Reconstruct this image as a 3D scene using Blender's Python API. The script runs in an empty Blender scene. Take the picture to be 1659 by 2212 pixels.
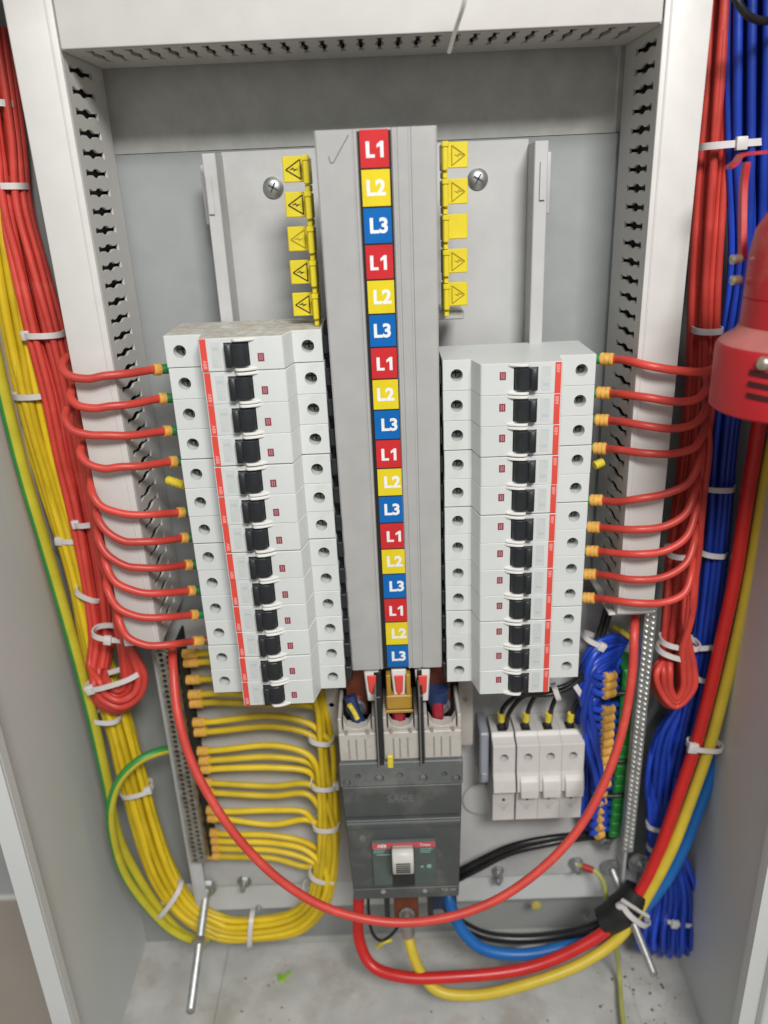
import bpy, bmesh, math, random
from mathutils import Vector, Matrix
random.seed(7)
S = 0.001                       # everything below is written in millimetres
sc = bpy.context.scene
COL = sc.collection

# ------------------------------------------------------------------ camera
CAMP = Vector((28.5, -430.06, 100.6))
PITCH, YAW, ROLL, FPX = .3848, -.0095, -.0438, 1715.4      # FPX for a picture 1659 wide
fw = Vector((math.sin(YAW)*math.cos(PITCH), math.cos(YAW)*math.cos(PITCH), -math.sin(PITCH)))
rt0 = Vector((math.cos(YAW), -math.sin(YAW), 0)); up0 = rt0.cross(fw)
rt = rt0*math.cos(ROLL) + up0*math.sin(ROLL); up = -rt0*math.sin(ROLL) + up0*math.cos(ROLL)
cam = bpy.data.cameras.new('camera'); camo = bpy.data.objects.new('camera', cam); COL.objects.link(camo)
cam.sensor_fit = 'HORIZONTAL'; cam.sensor_width = 36; cam.lens = FPX/1659*36
cam.clip_start = .01; cam.clip_end = 50
camo.matrix_world = Matrix.Translation(CAMP*S) @ Matrix((rt, up, -fw)).transposed().to_4x4()
sc.camera = camo
cam.dof.use_dof = True; cam.dof.focus_distance = .455; cam.dof.aperture_fstop = 7.5

# ------------------------------------------------------------------ light
w = bpy.data.worlds.new('World'); sc.world = w; w.use_nodes = True
bg = w.node_tree.nodes['Background']; bg.inputs[0].default_value = (.95, .98, .98, 1); bg.inputs[1].default_value = .32
def area(name, loc, target, sx, sy, power, col):
    l = bpy.data.lights.new(name, 'AREA'); l.shape = 'RECTANGLE'; l.size = sx*S; l.size_y = sy*S
    l.energy = power; l.color = col
    o = bpy.data.objects.new(name, l); COL.objects.link(o); o.location = Vector(loc)*S
    o.rotation_euler = (Vector(target)-Vector(loc)).to_track_quat('-Z', 'Y').to_euler()
area('ceiling_lamp', (270, -950, 740), (20, 0, -60), 340, 240, 15.4, (1, .985, .955))
area('fill_light', (-250, -1500, 1500), (0, 0, -100), 500, 300, 6, (.95, .98, 1))  # weak added fill, not a lamp known in the room
sc.view_settings.view_transform = 'Standard'; sc.view_settings.look = 'None'
sc.view_settings.exposure = 0; sc.view_settings.gamma = 1

# ------------------------------------------------------------------ helpers
def W(u, v, Y):
    """point of the plane y=Y seen at picture position (u,v)"""
    d = fw*FPX + rt*(u-829.5) - up*(v-1106)
    return CAMP + d*((Y-CAMP.y)/d.y)
def WX(u, v, X):
    d = fw*FPX + rt*(u-829.5) - up*(v-1106)
    return CAMP + d*((X-CAMP.x)/d.x)
def WZ(u, v, Z):
    d = fw*FPX + rt*(u-829.5) - up*(v-1106)
    return CAMP + d*((Z-CAMP.z)/d.z)

def lin(c): return tuple((x/12.92 if x <= .04045 else ((x+.055)/1.055)**2.4) for x in c)
MATS = {}
def mat(name, rgb, rough=.45, ovar=0, *_, **kw):
    return mat_(name, rgb, rough, ovar=ovar, **kw)
def mat_(name, rgb, rough=.45, metal=0, var=.06, vscale=60, bump=.0, bscale=600, spec=.5, dirt=0, dirtcol=(.25, .22, .18), dscale=22, thr=.55, coat=0, ovar=0):
    if name in MATS: return MATS[name]
    m = bpy.data.materials.new(name); m.use_nodes = True; MATS[name] = m
    nt = m.node_tree; N = nt.nodes; L = nt.links; p = N['Principled BSDF']
    p.inputs['Roughness'].default_value = rough; p.inputs['Metallic'].default_value = metal
    p.inputs['Specular IOR Level'].default_value = spec; p.inputs['Coat Weight'].default_value = coat
    tc = N.new('ShaderNodeTexCoord')
    n = N.new('ShaderNodeTexNoise'); n.inputs['Scale'].default_value = vscale; n.inputs['Detail'].default_value = 5
    L.new(tc.outputs['Object'], n.inputs['Vector'])
    r = N.new('ShaderNodeMapRange'); r.inputs[1].default_value = .3; r.inputs[2].default_value = .7
    r.inputs[3].default_value = 1-var; r.inputs[4].default_value = 1+var; L.new(n.outputs['Fac'], r.inputs[0])
    mu = N.new('ShaderNodeVectorMath'); mu.operation = 'SCALE'; mu.inputs[0].default_value = rgb
    L.new(r.outputs[0], mu.inputs['Scale'])
    out = mu.outputs[0]
    if ovar:
        oi = N.new('ShaderNodeObjectInfo'); ro = N.new('ShaderNodeMapRange'); ro.inputs[3].default_value = 1-ovar; ro.inputs[4].default_value = 1+ovar; L.new(oi.outputs['Random'], ro.inputs[0])
        m2 = N.new('ShaderNodeVectorMath'); m2.operation = 'SCALE'; L.new(out, m2.inputs[0]); L.new(ro.outputs[0], m2.inputs['Scale']); out = m2.outputs[0]
    if dirt:
        n2 = N.new('ShaderNodeTexNoise'); n2.inputs['Scale'].default_value = dscale; n2.inputs['Detail'].default_value = 9; n2.inputs['Roughness'].default_value = .65
        L.new(tc.outputs['Object'], n2.inputs['Vector'])
        r2 = N.new('ShaderNodeMapRange'); r2.inputs[1].default_value = thr; r2.inputs[2].default_value = thr+.14; r2.inputs[3].default_value = 0; r2.inputs[4].default_value = dirt
        L.new(n2.outputs['Fac'], r2.inputs[0])
        mx = N.new('ShaderNodeMix'); mx.data_type = 'RGBA'; L.new(r2.outputs[0], mx.inputs['Factor']); L.new(out, mx.inputs[6]); mx.inputs[7].default_value = (*dirtcol, 1)
        out = mx.outputs[2]
    L.new(out, p.inputs['Base Color'])
    rr = N.new('ShaderNodeMapRange'); rr.inputs[3].default_value = max(.05, rough-.08); rr.inputs[4].default_value = min(1, rough+.1); L.new(n.outputs['Fac'], rr.inputs[0]); L.new(rr.outputs[0], p.inputs['Roughness'])
    if bump:
        n3 = N.new('ShaderNodeTexNoise'); n3.inputs['Scale'].default_value = bscale; n3.inputs['Detail'].default_value = 3; L.new(tc.outputs['Object'], n3.inputs['Vector'])
        b = N.new('ShaderNodeBump'); b.inputs['Strength'].default_value = bump; b.inputs['Distance'].default_value = .0006; L.new(n3.outputs['Fac'], b.inputs['Height']); L.new(b.outputs[0], p.inputs['Normal'])
    return m
enamel = mat('white_enamel', (.62, .605, .58), .42, bump=.05, bscale=900, dirt=.35, dirtcol=(.42, .38, .33), dscale=9, thr=.6, var=.03)
panpaint = mat('grey_enamel', (.50, .50, .495), .45, bump=.06, dirt=.3, dirtcol=(.3, .28, .25), dscale=14, thr=.56, var=.04)
shell = mat('cabinet_paint', (.62, .635, .63), .5, bump=.08, bscale=500, var=.04, vscale=8)
zinc = mat('zinc_plate', (.60, .605, .57), .55, metal=.1, var=.08, vscale=90, bump=.25, bscale=260, dirt=.15, dirtcol=(.26, .25, .22), dscale=30)
deckm = mat('dusty_base', (.50, .495, .47), .6, var=.14, vscale=28, bump=.3, bscale=220, dirt=.6, dirtcol=(.34, .30, .25), dscale=16, thr=.5)
plastic = mat('light_plastic', (.63, .65, .635), .42, ovar=.025, var=.02, dirt=.2, dirtcol=(.45, .4, .32), dscale=45, thr=.6)
plasticd = mat('dusty_plastic', (.60, .58, .54), .6, var=.06, dirt=.5, dirtcol=(.42, .34, .25), dscale=40, thr=.5, bump=.2)
white = mat('white_plastic', (.74, .73, .70), .45, var=.03)
cream = mat('cream_plastic', (.50, .47, .43), .5, var=.05, dirt=.45, dirtcol=(.34, .29, .22), dscale=60, thr=.52)
black = mat('black_plastic', (.018, .02, .023), .38, var=.2, vscale=200)
dark = mat('shade_black', (.012, .012, .012), .8)  # near-black for shade in holes, hollows and gaps, also behind the stickers
coverm = mat('grey_cover_plastic', (.42, .415, .405), .45, var=.04, bump=.08, bscale=400, dirt=.3, dirtcol=(.53, .51, .47), dscale=26, thr=.54)
redl = mat('red_print', (.72, .07, .05), .45, var=.04)
red_w = mat('red_insulation', (.56, .055, .04), .42, ovar=.14, var=.12, vscale=60, dirt=.16, dirtcol=(.55, .28, .22), dscale=60, thr=.58, bump=.15, bscale=300)
redk = mat('red_thick_insulation', (.56, .02, .018), .33, var=.08)
yel_w = mat('yellow_insulation', (.66, .47, .014), .42, ovar=.14, var=.12, vscale=60, dirt=.22, dirtcol=(.5, .36, .1), dscale=60, thr=.56, bump=.15, bscale=300)
yelk = mat('yellow_thick_insulation', (.62, .47, .04), .4, var=.08)
blu_w = mat('blue_insulation', (.012, .05, .40), .38, ovar=.25, var=.16, vscale=60, bump=.15, bscale=300)
bluk = mat('blue_thick_insulation', (.01, .13, .42), .4, var=.08)
grn_w = mat('green_insulation', (.03, .24, .05), .4, var=.1)
gy_y = mat('stripe_yellow', (.52, .46, .03), .42, var=.1)
blk_w = mat('black_insulation', (.012, .012, .013), .28, var=.2)
stick_r = mat('sticker_red', (.60, .025, .03), .35, var=.05); stick_y = mat('sticker_yellow', (.78, .62, .02), .35, var=.05); stick_b = mat('sticker_blue', (.0, .13, .45), .35, var=.05)
letter = mat('letter_white', (.85, .85, .85), .4)
capy = mat('cap_yellow', (.70, .57, .02), .42, var=.08); ink = mat('ink', (.03, .027, .02), .5)
inky = mat('faded_ink', (.40, .31, .02), .5)
mark_o = mat('marker_amber', (.74, .42, .09), .5, var=.16, vscale=400)
mark_y = mat('marker_yellow', (.72, .58, .05), .5, var=.12, vscale=400)
ferr = mat('green_sleeve', (.02, .25, .08), .45, var=.1)
tie_m = mat('tie_nylon', (.64, .61, .60), .4, var=.04)
steel = mat('steel', (.50, .51, .50), .42, metal=.9, var=.15, vscale=150)
steeld = mat('dull_steel', (.33, .33, .31), .42, metal=.8, var=.25, vscale=120)
brass = mat('tin_bar', (.36, .34, .29), .38, metal=.7, var=.3, vscale=200)
copper = mat('copper_bar', (.22, .065, .035), .4, metal=.55, var=.2)
grey_b = mat('breaker_grey', (.072, .080, .079), .5, var=.08, bump=.12, dirt=.35, dirtcol=(.2, .19, .17), dscale=40, thr=.5)
grey_l = mat('breaker_light_grey', (.12, .13, .13), .5, var=.06, bump=.1, dirt=.3, dirtcol=(.28, .27, .24), dscale=40, thr=.5)
teal = mat('panel_teal', (.085, .11, .105), .4, var=.15)
handle_m = mat('handle_ivory', (.58, .57, .53), .4)
siren_m = mat('siren_red', (.44, .012, .018), .45, var=.05, dirt=.45, dirtcol=(.48, .2, .16), dscale=22, thr=.52)
siren_d = mat('siren_dusty_red', (.42, .13, .115), .6, var=.2, vscale=30)
floorm = mat('room_tile', (.36, .31, .26), .5, var=.1, vscale=6)
wallm = mat('room_wall', (.42, .43, .43), .7)
rust = mat('primer_red', (.4, .02, .02), .5)

class MB:
    def __init__(s): s.bm = bmesh.new(); s.sm = 35
    def box(s, x0, x1, y0, y1, z0, z1, bev=0, seg=1, M=None, mi=0):
        M2 = Matrix.Translation(((x0+x1)/2, (y0+y1)/2, (z0+z1)/2)) @ Matrix.Diagonal((abs(x1-x0), abs(y1-y0), abs(z1-z0), 1))
        if M is not None: M2 = M @ M2
        g = bmesh.ops.create_cube(s.bm, size=1, matrix=M2)
        vs = g['verts']; fs = {f for v in vs for f in v.link_faces}
        for f in fs: f.material_index = mi
        if bev: bmesh.ops.bevel(s.bm, geom=list({e for v in vs for e in v.link_edges}), offset=bev, segments=seg, affect='EDGES', profile=.5, material=-1)
        return s
    def prism(s, poly, ax, a, b, bev=0, M=None, mi=0):
        """polygon in the two axes other than ax, pulled from a to b along ax"""
        def pt(p, t):
            if ax == 'x': q = (t, p[0], p[1])
            elif ax == 'y': q = (p[0], t, p[1])
            else: q = (p[0], p[1], t)
            q = Vector(q); return M @ q if M is not None else q
        A = [s.bm.verts.new(pt(p, a)) for p in poly]; B = [s.bm.verts.new(pt(p, b)) for p in poly]
        n = len(poly); fs = [s.bm.faces.new(A), s.bm.faces.new(B[::-1])]
        for i in range(n): fs.append(s.bm.faces.new((A[i], B[i], B[(i+1) % n], A[(i+1) % n])))
        for f in fs: f.material_index = mi
        bmesh.ops.recalc_face_normals(s.bm, faces=fs)
        if bev: bmesh.ops.bevel(s.bm, geom=list({e for f in fs for e in f.edges}), offset=bev, segments=1, affect='EDGES', material=-1)
        return s
    def rings(s, rings, closed=True, cap=True, mi=None):
        R = [[s.bm.verts.new(p) for p in r] for r in rings]; n = len(R[0])
        for i in range(len(R)-1):
            for j in range(n if closed else n-1):
                f = s.bm.faces.new((R[i][j], R[i][(j+1) % n], R[i+1][(j+1) % n], R[i+1][j]))
                if mi: f.material_index = mi(j)
        if cap and closed: s.bm.faces.new(R[0][::-1]); s.bm.faces.new(R[-1])
        return s
    def cyl(s, p0, p1, r0, r1=None, n=20):
        p0 = Vector(p0); p1 = Vector(p1); r1 = r0 if r1 is None else r1
        d = (p1-p0).normalized(); a = d.orthogonal().normalized(); b = d.cross(a)
        return s.rings([[p+a*(r*math.cos(t*math.tau/n))+b*(r*math.sin(t*math.tau/n)) for t in range(n)] for p, r in ((p0, r0), (p1, r1))])
    def lathe(s, c, axis, prof, n=28):
        """prof: list of (distance along axis, radius)"""
        c = Vector(c); d = Vector(axis).normalized(); a = d.orthogonal().normalized(); b = d.cross(a)
        return s.rings([[c+d*h+a*(max(r, .01)*math.cos(t*math.tau/n))+b*(max(r, .01)*math.sin(t*math.tau/n)) for t in range(n)] for h, r in prof])
    def tube(s, pts, r, n=10, mi=None, ref=(0, -1, .2)):
        T = []
        for i in range(len(pts)): T.append((pts[min(i+1, len(pts)-1)]-pts[max(i-1, 0)]).normalized())
        ref = Vector(ref); a = (ref-T[0]*ref.dot(T[0])).normalized(); rs = []
        for i, p in enumerate(pts):
            a = (a-T[i]*a.dot(T[i])).normalized(); b = T[i].cross(a)
            rr = r(i/(len(pts)-1)) if callable(r) else r
            rs.append([p+a*(rr*math.cos(k*math.tau/n))+b*(rr*math.sin(k*math.tau/n)) for k in range(n)])
        return s.rings(rs, mi=mi)
    def text(s, body, size, M, ext=.15, bold=.02, mi=0):
        c = bpy.data.curves.new('t', 'FONT'); c.body = body; c.size = size; c.align_x = 'CENTER'; c.align_y = 'CENTER'; c.extrude = ext; c.offset = bold*size; c.resolution_u = 4
        o = bpy.data.objects.new('t', c); me = bpy.data.meshes.new_from_object(o)
        me.transform(M); n0 = len(s.bm.faces); s.bm.from_mesh(me)
        bpy.data.objects.remove(o); bpy.data.meshes.remove(me)
        return s
    def holed(s, outer, holes, th, M):
        """flat plate with real cut-outs, thickness th, local xy"""
        c = bpy.data.curves.new('h', 'CURVE'); c.dimensions = '2D'; c.fill_mode = 'BOTH'; c.extrude = th/2
        for poly in [outer]+holes:
            sp = c.splines.new('POLY'); sp.points.add(len(poly)-1); sp.use_cyclic_u = True
            for q, p in zip(sp.points, poly): q.co = (p[0], p[1], 0, 1)
        o = bpy.data.objects.new('h', c); me = bpy.data.meshes.new_from_object(o); me.transform(M); s.bm.from_mesh(me)
        bpy.data.objects.remove(o); bpy.data.meshes.remove(me)
        return s
    def build(s, name, mats, parent=None, org=None, smooth=35, label=None):
        if not isinstance(mats, (list, tuple)): mats = [mats]
        org = Vector(org) if org is not None else (ORG.get(parent.name, Vector()) if parent else Vector())
        for v in s.bm.verts: v.co = (v.co-org)*S
        me = bpy.data.meshes.new(name); s.bm.to_mesh(me); s.bm.free()
        for m in mats: me.materials.append(m)
        me.shade_smooth(); me.set_sharp_from_angle(angle=math.radians(smooth))
        o = bpy.data.objects.new(name, me); COL.objects.link(o)
        if parent: o.parent = parent
        else: o.location = org*S
        ORG[o.name] = org
        if label: o['label'] = label
        return o
ORG = {}
def tag(o, label, cat, group=None, kind=None):
    o['label'] = label; o['category'] = cat
    if group: o['group'] = group
    if kind: o['kind'] = kind
    return o
def thing(name, label, cat, loc, group=None, local=False):
    o = bpy.data.objects.new(name, None); o.empty_display_size = .01; COL.objects.link(o)
    o.location = Vector(loc)*S; ORG[o.name] = Vector() if local else Vector(loc)
    return tag(o, label, cat, group)
def cat_rom(P, k=7):
    P = [Vector(p) for p in P]; Q = [P[0]*2-P[1]]+P+[P[-1]*2-P[-2]]; out = []
    for i in range(1, len(Q)-2):
        p0, p1, p2, p3 = Q[i-1:i+3]
        # centripetal
        t0 = 0; t1 = t0+max((p1-p0).length, 1e-3)**.5; t2 = t1+max((p2-p1).length, 1e-3)**.5; t3 = t2+max((p3-p2).length, 1e-3)**.5
        for j in range(k):
            t = t1+(t2-t1)*j/k
            A1 = p0*((t1-t)/(t1-t0))+p1*((t-t0)/(t1-t0)); A2 = p1*((t2-t)/(t2-t1))+p2*((t-t1)/(t2-t1)); A3 = p2*((t3-t)/(t3-t2))+p3*((t-t2)/(t3-t2))
            B1 = A1*((t2-t)/(t2-t0))+A2*((t-t0)/(t2-t0)); B2 = A2*((t3-t)/(t3-t1))+A3*((t-t1)/(t3-t1))
            out.append(B1*((t2-t)/(t2-t1))+B2*((t-t1)/(t2-t1)))
    out.append(P[-1]); return out
def UV(*pts): return [W(*p) for p in pts]
ORD = ['first', 'second', 'third', 'fourth', 'fifth', 'sixth', 'seventh', 'eighth', 'ninth', 'tenth', 'eleventh', 'twelfth', 'thirteenth', 'fourteenth', 'fifteenth', 'sixteenth', 'seventeenth', 'eighteenth']

# ================================================================== ROOM
ff = MB(); ff.box(-2600, 1600, -2500, 2200, -716, -700); tag(ff.build('floor', floorm), 'brown tiled floor of the room beyond the cabinet', 'floor', kind='structure')
wz = MB(); wz.box(-2600, -260, 312, 330, -698, 1500); tag(wz.build('room_wall', wallm), 'plain grey room wall beyond the left edge of the cabinet', 'wall', kind='structure')
sk = MB(); sk.box(-2600, -260, 308, 311.5, -699, -694); tag(sk.build('skirting', white), 'thin white joint line where the room wall meets the brown floor', 'trim', kind='structure')

# ================================================================== CABINET
CX0, CX1, CYF, CYB, CZ0, CZ1 = -212, 252, -56, 100, -531, 246
cab = thing('cabinet', 'grey painted steel cabinet shell enclosing the whole breaker board', 'cabinet', (20, 20, CZ0))
m = MB(); m.box(CX0-2, CX0, CYF, CYB, CZ0, CZ1); m.box(CX0-2, CX0+9, CYF-2, CYF, CZ0-20, CZ1); m.box(CX0-4, CX0-2, CYF-2, CYF+14, CZ0-20, CZ1); m.box(CX0, CX0+9, CYF, CYF+9, CZ0, CZ1, .8)
m.build('side_panel', shell, cab)
m = MB(); m.box(CX1+10, CX1+12, CYF, CYB, CZ0, CZ1); m.box(CX1+1, CX1+12, CYF-2, CYF, CZ0-20, CZ1); m.box(CX1+1, CX1+10, CYF, CYF+7, CZ0, CZ1, .8)
m.build('side_panel', shell, cab)
m = MB(); m.box(CX1+12.2, CX1+44, CYF-9, CYF-2, CZ0-20, CZ1, 1); m.build('door_edge', shell, cab)
m = MB()
for z in (-402, -330, -474): m.box(CX1+16, CX1+26, CYF-10, CYF-9.1, z-6, z+6)
m.build('door_slot', dark, cab)
m = MB(); m.box(CX0-2, CX1+12, CYB, CYB+2, CZ0, CZ1); m.build('back_panel', mat('back_paint', (.30, .31, .30), .55, var=.06, vscale=10, bump=.1), cab)
m = MB(); m.box(CX0, CX1+10, CYF, CYB, CZ0-3, CZ0); m.build('base_panel', deckm, cab)
m = MB(); a = WZ(492, 2055, CZ0); b = WZ(465, 2212, CZ0)
m.box(-134.5, 214, -55, 92, CZ0+.1, CZ0+3, 1.1); m.build('gland_plate', deckm, cab)
m = MB(); m.box(-165, 225, 82, 99, -476, -462, 1.5); m.box(-165, 225, 78, 80, -470, -440, .5); m.build('rear_rail', shell, cab)
m = MB(); m.box(CX0, CX1+10, CYF, CYB, CZ1, CZ1+3); m.build('shade_roof', shell, cab)  # out-of-view roof, set low so it shades the tops of the bundles

# ================================================================== MOUNTING PANS
pan = thing('mounting_pan', 'light grey steel back pan with raised side flanges behind the busbar cover', 'mounting plate', (25, 80, -434))
m = MB(); m.box(-150, 205, 82, 84, -200, 126, .4); m.build('rear_sheet', mat('sheet_enamel', (.33, .345, .345), .5, bump=.06, var=.04), pan)
m = MB(); m.box(-150, 205, 86, 88, 126.5, 245); m.build('zinc_sheet', zinc, pan)
m = MB(); m.box(-61, 116, 70, 72, -170, 124.5, .6)
m.box(-61.5, -60, 46.5, 70, -170, 123.2, .5); m.box(-67, -59.6, 45, 46.4, -170, 123, .5); m.box(-71.5, -67.4, 58, 61, 86, 118, 1.2, 2)
m.box(115.5, 117, 46.5, 70, -170, 122, .5); m.box(114.8, 122.4, 45, 46.4, -170, 122, .5); m.box(123, 127, 58, 61, 84, 117, 1.2, 2)
m.build('upper_pan', panpaint, pan)
for s_ in (-64.5, 119.5):
    m = MB(); m.box(s_-1.5, s_+1.5, 43.6, 43.9, 92, 112); m.build('flange_slot', panpaint, pan)
m = MB(); m.box(-139, 205, 70, 72, -434, -176, .6); m.box(-143.5, -141.5, 50, 72, -434, -165, .8); m.box(-141.5, -133, 50, 52, -434, -165, .5); m.box(-141.5, -139, 70, 72, -434, -176); m.box(203, 205.5, 52, 72, -434, -165, .8)
m.box(-141, 205.5, 72.2, 80, -437, -434.2, .8)
m.build('lower_plate', panpaint, pan)
def pan_screw(c, r, name='screw', parent=pan):
    m = MB(); c = Vector(c)
    m.lathe(c, (0, -1, 0), [(-.2, r*1.12), (.5, r*1.12), (.9, r*1.1), (1.2, r), (2.2, r*.82), (2.9, r*.45), (3.0, .01)])
    o = m.build(name, steel, parent)
    k = MB(); 
    for a in (.5, .5+math.pi/2):
        M_ = Matrix.Translation(c+Vector((0, -2.75, 0))) @ Matrix.Rotation(a, 4, 'Y')
        k.box(-r*.55, r*.55, -.5, .5, -.45, .45, M=M_)
    k.build('cross_recess', mat('recess', (.06, .065, .065), .5), o)
pan_screw((-32.3, 69.8, 104.6), 5.4); pan_screw((86.6, 69.8, 104.4), 5.4)
def bolt(p, label, r=4, L=6, ax=(0, -1, 0), name='bolt'):
    m = MB(); p = Vector(p); d = Vector(ax).normalized()
    m.cyl(p-d*.3, p+d*1, r*1.5, n=24); m.cyl(p+d*1, p+d*4, r*1.05, n=6); m.cyl(p+d*4, p+d*(4+L), r*.55, n=14)
    return tag(m.build(name, steel, org=p), label, 'bolt')
bolt(W(528, 1903, 69.8), 'small zinc bolt on the grey plate under the left terminal rows')
bolt(W(1243, 1863, 69.8), 'bolt holding the red sleeved earth lug', 4.2, 7)
bolt(W(1305, 1812, 60), 'dark bolt under the green terminal strip', 5, 5)
bolt(W(1380, 1862, 55), 'black washer bolt beside the foot of the silver terminal rail', 6, 4)
bolt(W(1267, 1978, 95), 'short stud standing above the black cable', 2.2, 10)
bolt(W(560, 1955, 80), 'nut on the ledge behind the yellow cable bend', 3, 3)
bolt(W(717, 1512, 56), 'screw at the head of the strap left of the main breaker', 3.4, 2)
bolt(W(1003, 1500, 52), 'screw at the head of the strap right of the main breaker', 3.4, 2)
bolt(W(1075, 1880, 70), 'bright nut on the plate right of the main breaker', 3.5, 3)
bolt(W(1075, 1898, 69), 'dull nut just under the bright nut right of the main breaker', 3, 2)

# studs
def stud(p0, p1, lbl, r=3.1):
    p0 = Vector(p0); p1 = Vector(p1); d = (p1-p0); Ln = d.length; d.normalize()
    t = thing('threaded_stud', lbl, 'stud', p0)
    m = MB(); n = int(Ln/1.1); prof = []
    for i in range(n): prof += [(i*1.1, r), (i*1.1+.55, r*.86)]
    m.lathe(p0, d, prof, 14); m.build('rod', steel, t, smooth=60)
    m = MB(); m.cyl(p0+d*2, p0+d*6, r*2, n=6); m.cyl(p0+d*.5, p0+d*2, r*2.6, n=22); m.build('nut', steel, t)
    return t, d, p0, Ln
t, d, p0, Ln = stud(W(447, 1915, 66), W(411, 2188, -52), 'threaded stud with two nuts in front of the yellow cable bend')
m = MB(); m.cyl(p0+d*(Ln*.48), p0+d*(Ln*.48+5), 6, n=6); m.build('nut', steel, t)
stud(W(1318, 1868, 66), W(1414, 2108, -24), 'bare threaded stud crossing the black tape wrap', 3)

# ================================================================== SLOTTED FRAME
FY, FB = 12, 75; XL, XR, ZT = -123.0, 169.3, 169.7
frame = thing('support_rack', 'white enamelled slotted steel frame around the breakers', 'frame', (23, FY, ZT))
def slot(cx, cy, fl=1, sc_=1):
    h = []
    for x, y in [(-17.5, 2.1), (-15, 2.5), (-11.5, 1.2), (-7.5, 1.3), (-4.5, 2.7), (-1, 3.0), (3, 2.6), (5.5, 1.3), (9, 1.0), (13, 1.5), (17, 2.7)]: h.append((x, y*.80))
    pts = h+[(x, -y) for x, y in h[::-1]]
    return [(cx+x*fl*sc_, cy+y) for x, y in pts]
zs0 = 163.2
def web(x, z0, z1, mirror):
    # local x -> world Y, local y -> world Z
    M_ = Matrix(((0, 0, 1, x), (1, 0, 0, 0), (0, 1, 0, 0), (0, 0, 0, 1)))
    holes = [slot(38.5, z) for z in [zs0-9.62*i for i in range(60)] if z0+4 < z < z1-3]
    m = MB(); m.holed([(FY+2, z0), (FB, z0), (FB, z1), (FY+2, z1)], holes, 1.5, M_); return m
def upright(x_in, x_out, z0, rightside):
    s_ = 1 if rightside else -1
    m = web(x_in+s_*.75, z0, 245, rightside)
    a, b = sorted((x_in, x_out)); m.box(a, b, FY, FY+2, z0, 245, .7, 2); m.box(x_in+s_*3.2-.6, x_in+s_*3.2+.6, FY-.45, FY+.5, z0+1, 244, .35)
    m.box(min(x_out, x_out-s_*1.5), max(x_out, x_out-s_*1.5), FY+2.2, FB, z0, 245)
    m.box(min(x_in+s_*1.7, x_in+s_*9), max(x_in+s_*1.7, x_in+s_*9), FB-1.5, FB, z0, 245)
    return m.build('upright', enamel, frame)
upright(XL, -146.3, -164.5, False); upright(XR, 192.3, -155, True)
# near-black blocks stand for the shade inside the hollow uprights
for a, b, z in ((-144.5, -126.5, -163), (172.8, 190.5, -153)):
    m = MB(); m.box(a, b, FY+20, FB-4, z, 243); m.build('core_shade', dark, frame)
m = MB(); M_ = Matrix(((1, 0, 0, 0), (0, 1, 0, 0), (0, 0, 1, ZT+.75), (0, 0, 0, 1)))
# beam underside: slots run front to back
holes = []
for i in range(60):
    x = -111+9.55*i
    if x < XR-6: holes.append([(x+(q[1]), q[0]) for q in slot(35, 0)])
m.holed([(XL+.8, FY+1), (XR-.8, FY+1), (XR-.8, FB), (XL+.8, FB)], holes, 1.5, M_)
m.box(XL+1.1, XR-1.1, FY-1.2, FY+.8, ZT+.2, 245, .8, 2)
m.build('top_beam', enamel, frame)
m = MB(); m.box(XL+3, XR-3, FY+6, FB-2, ZT+2.5, 244); m.build('core_shade', dark, frame)  # near-black block painted in for the shade inside the beam
# small foot bracket of the right upright
m = MB(); m.box(165, 188, FY+3, FB, -157.5, -155.5, .4); m.box(171, 176, FY+12, FY+18, -161, -157.6, .6); m.build('foot_bracket', enamel, frame)
m = MB(); m.cyl((168.2, 22, -150), (166, 22, -150), 2.4); m.build('foot_screw', steel, frame)

# hanging thin cord in front of the top beam
m = MB(); m.tube(cat_rom([W(1012, -60, -20), W(1004, 0, -16), W(985, 62, -4), W(970, 113, 6)]), 1.0, 8)
tag(m.build('nylon_cord', white, org=W(1004, 0, -16)), 'thin white nylon cord hanging over the top beam', 'cord')

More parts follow.
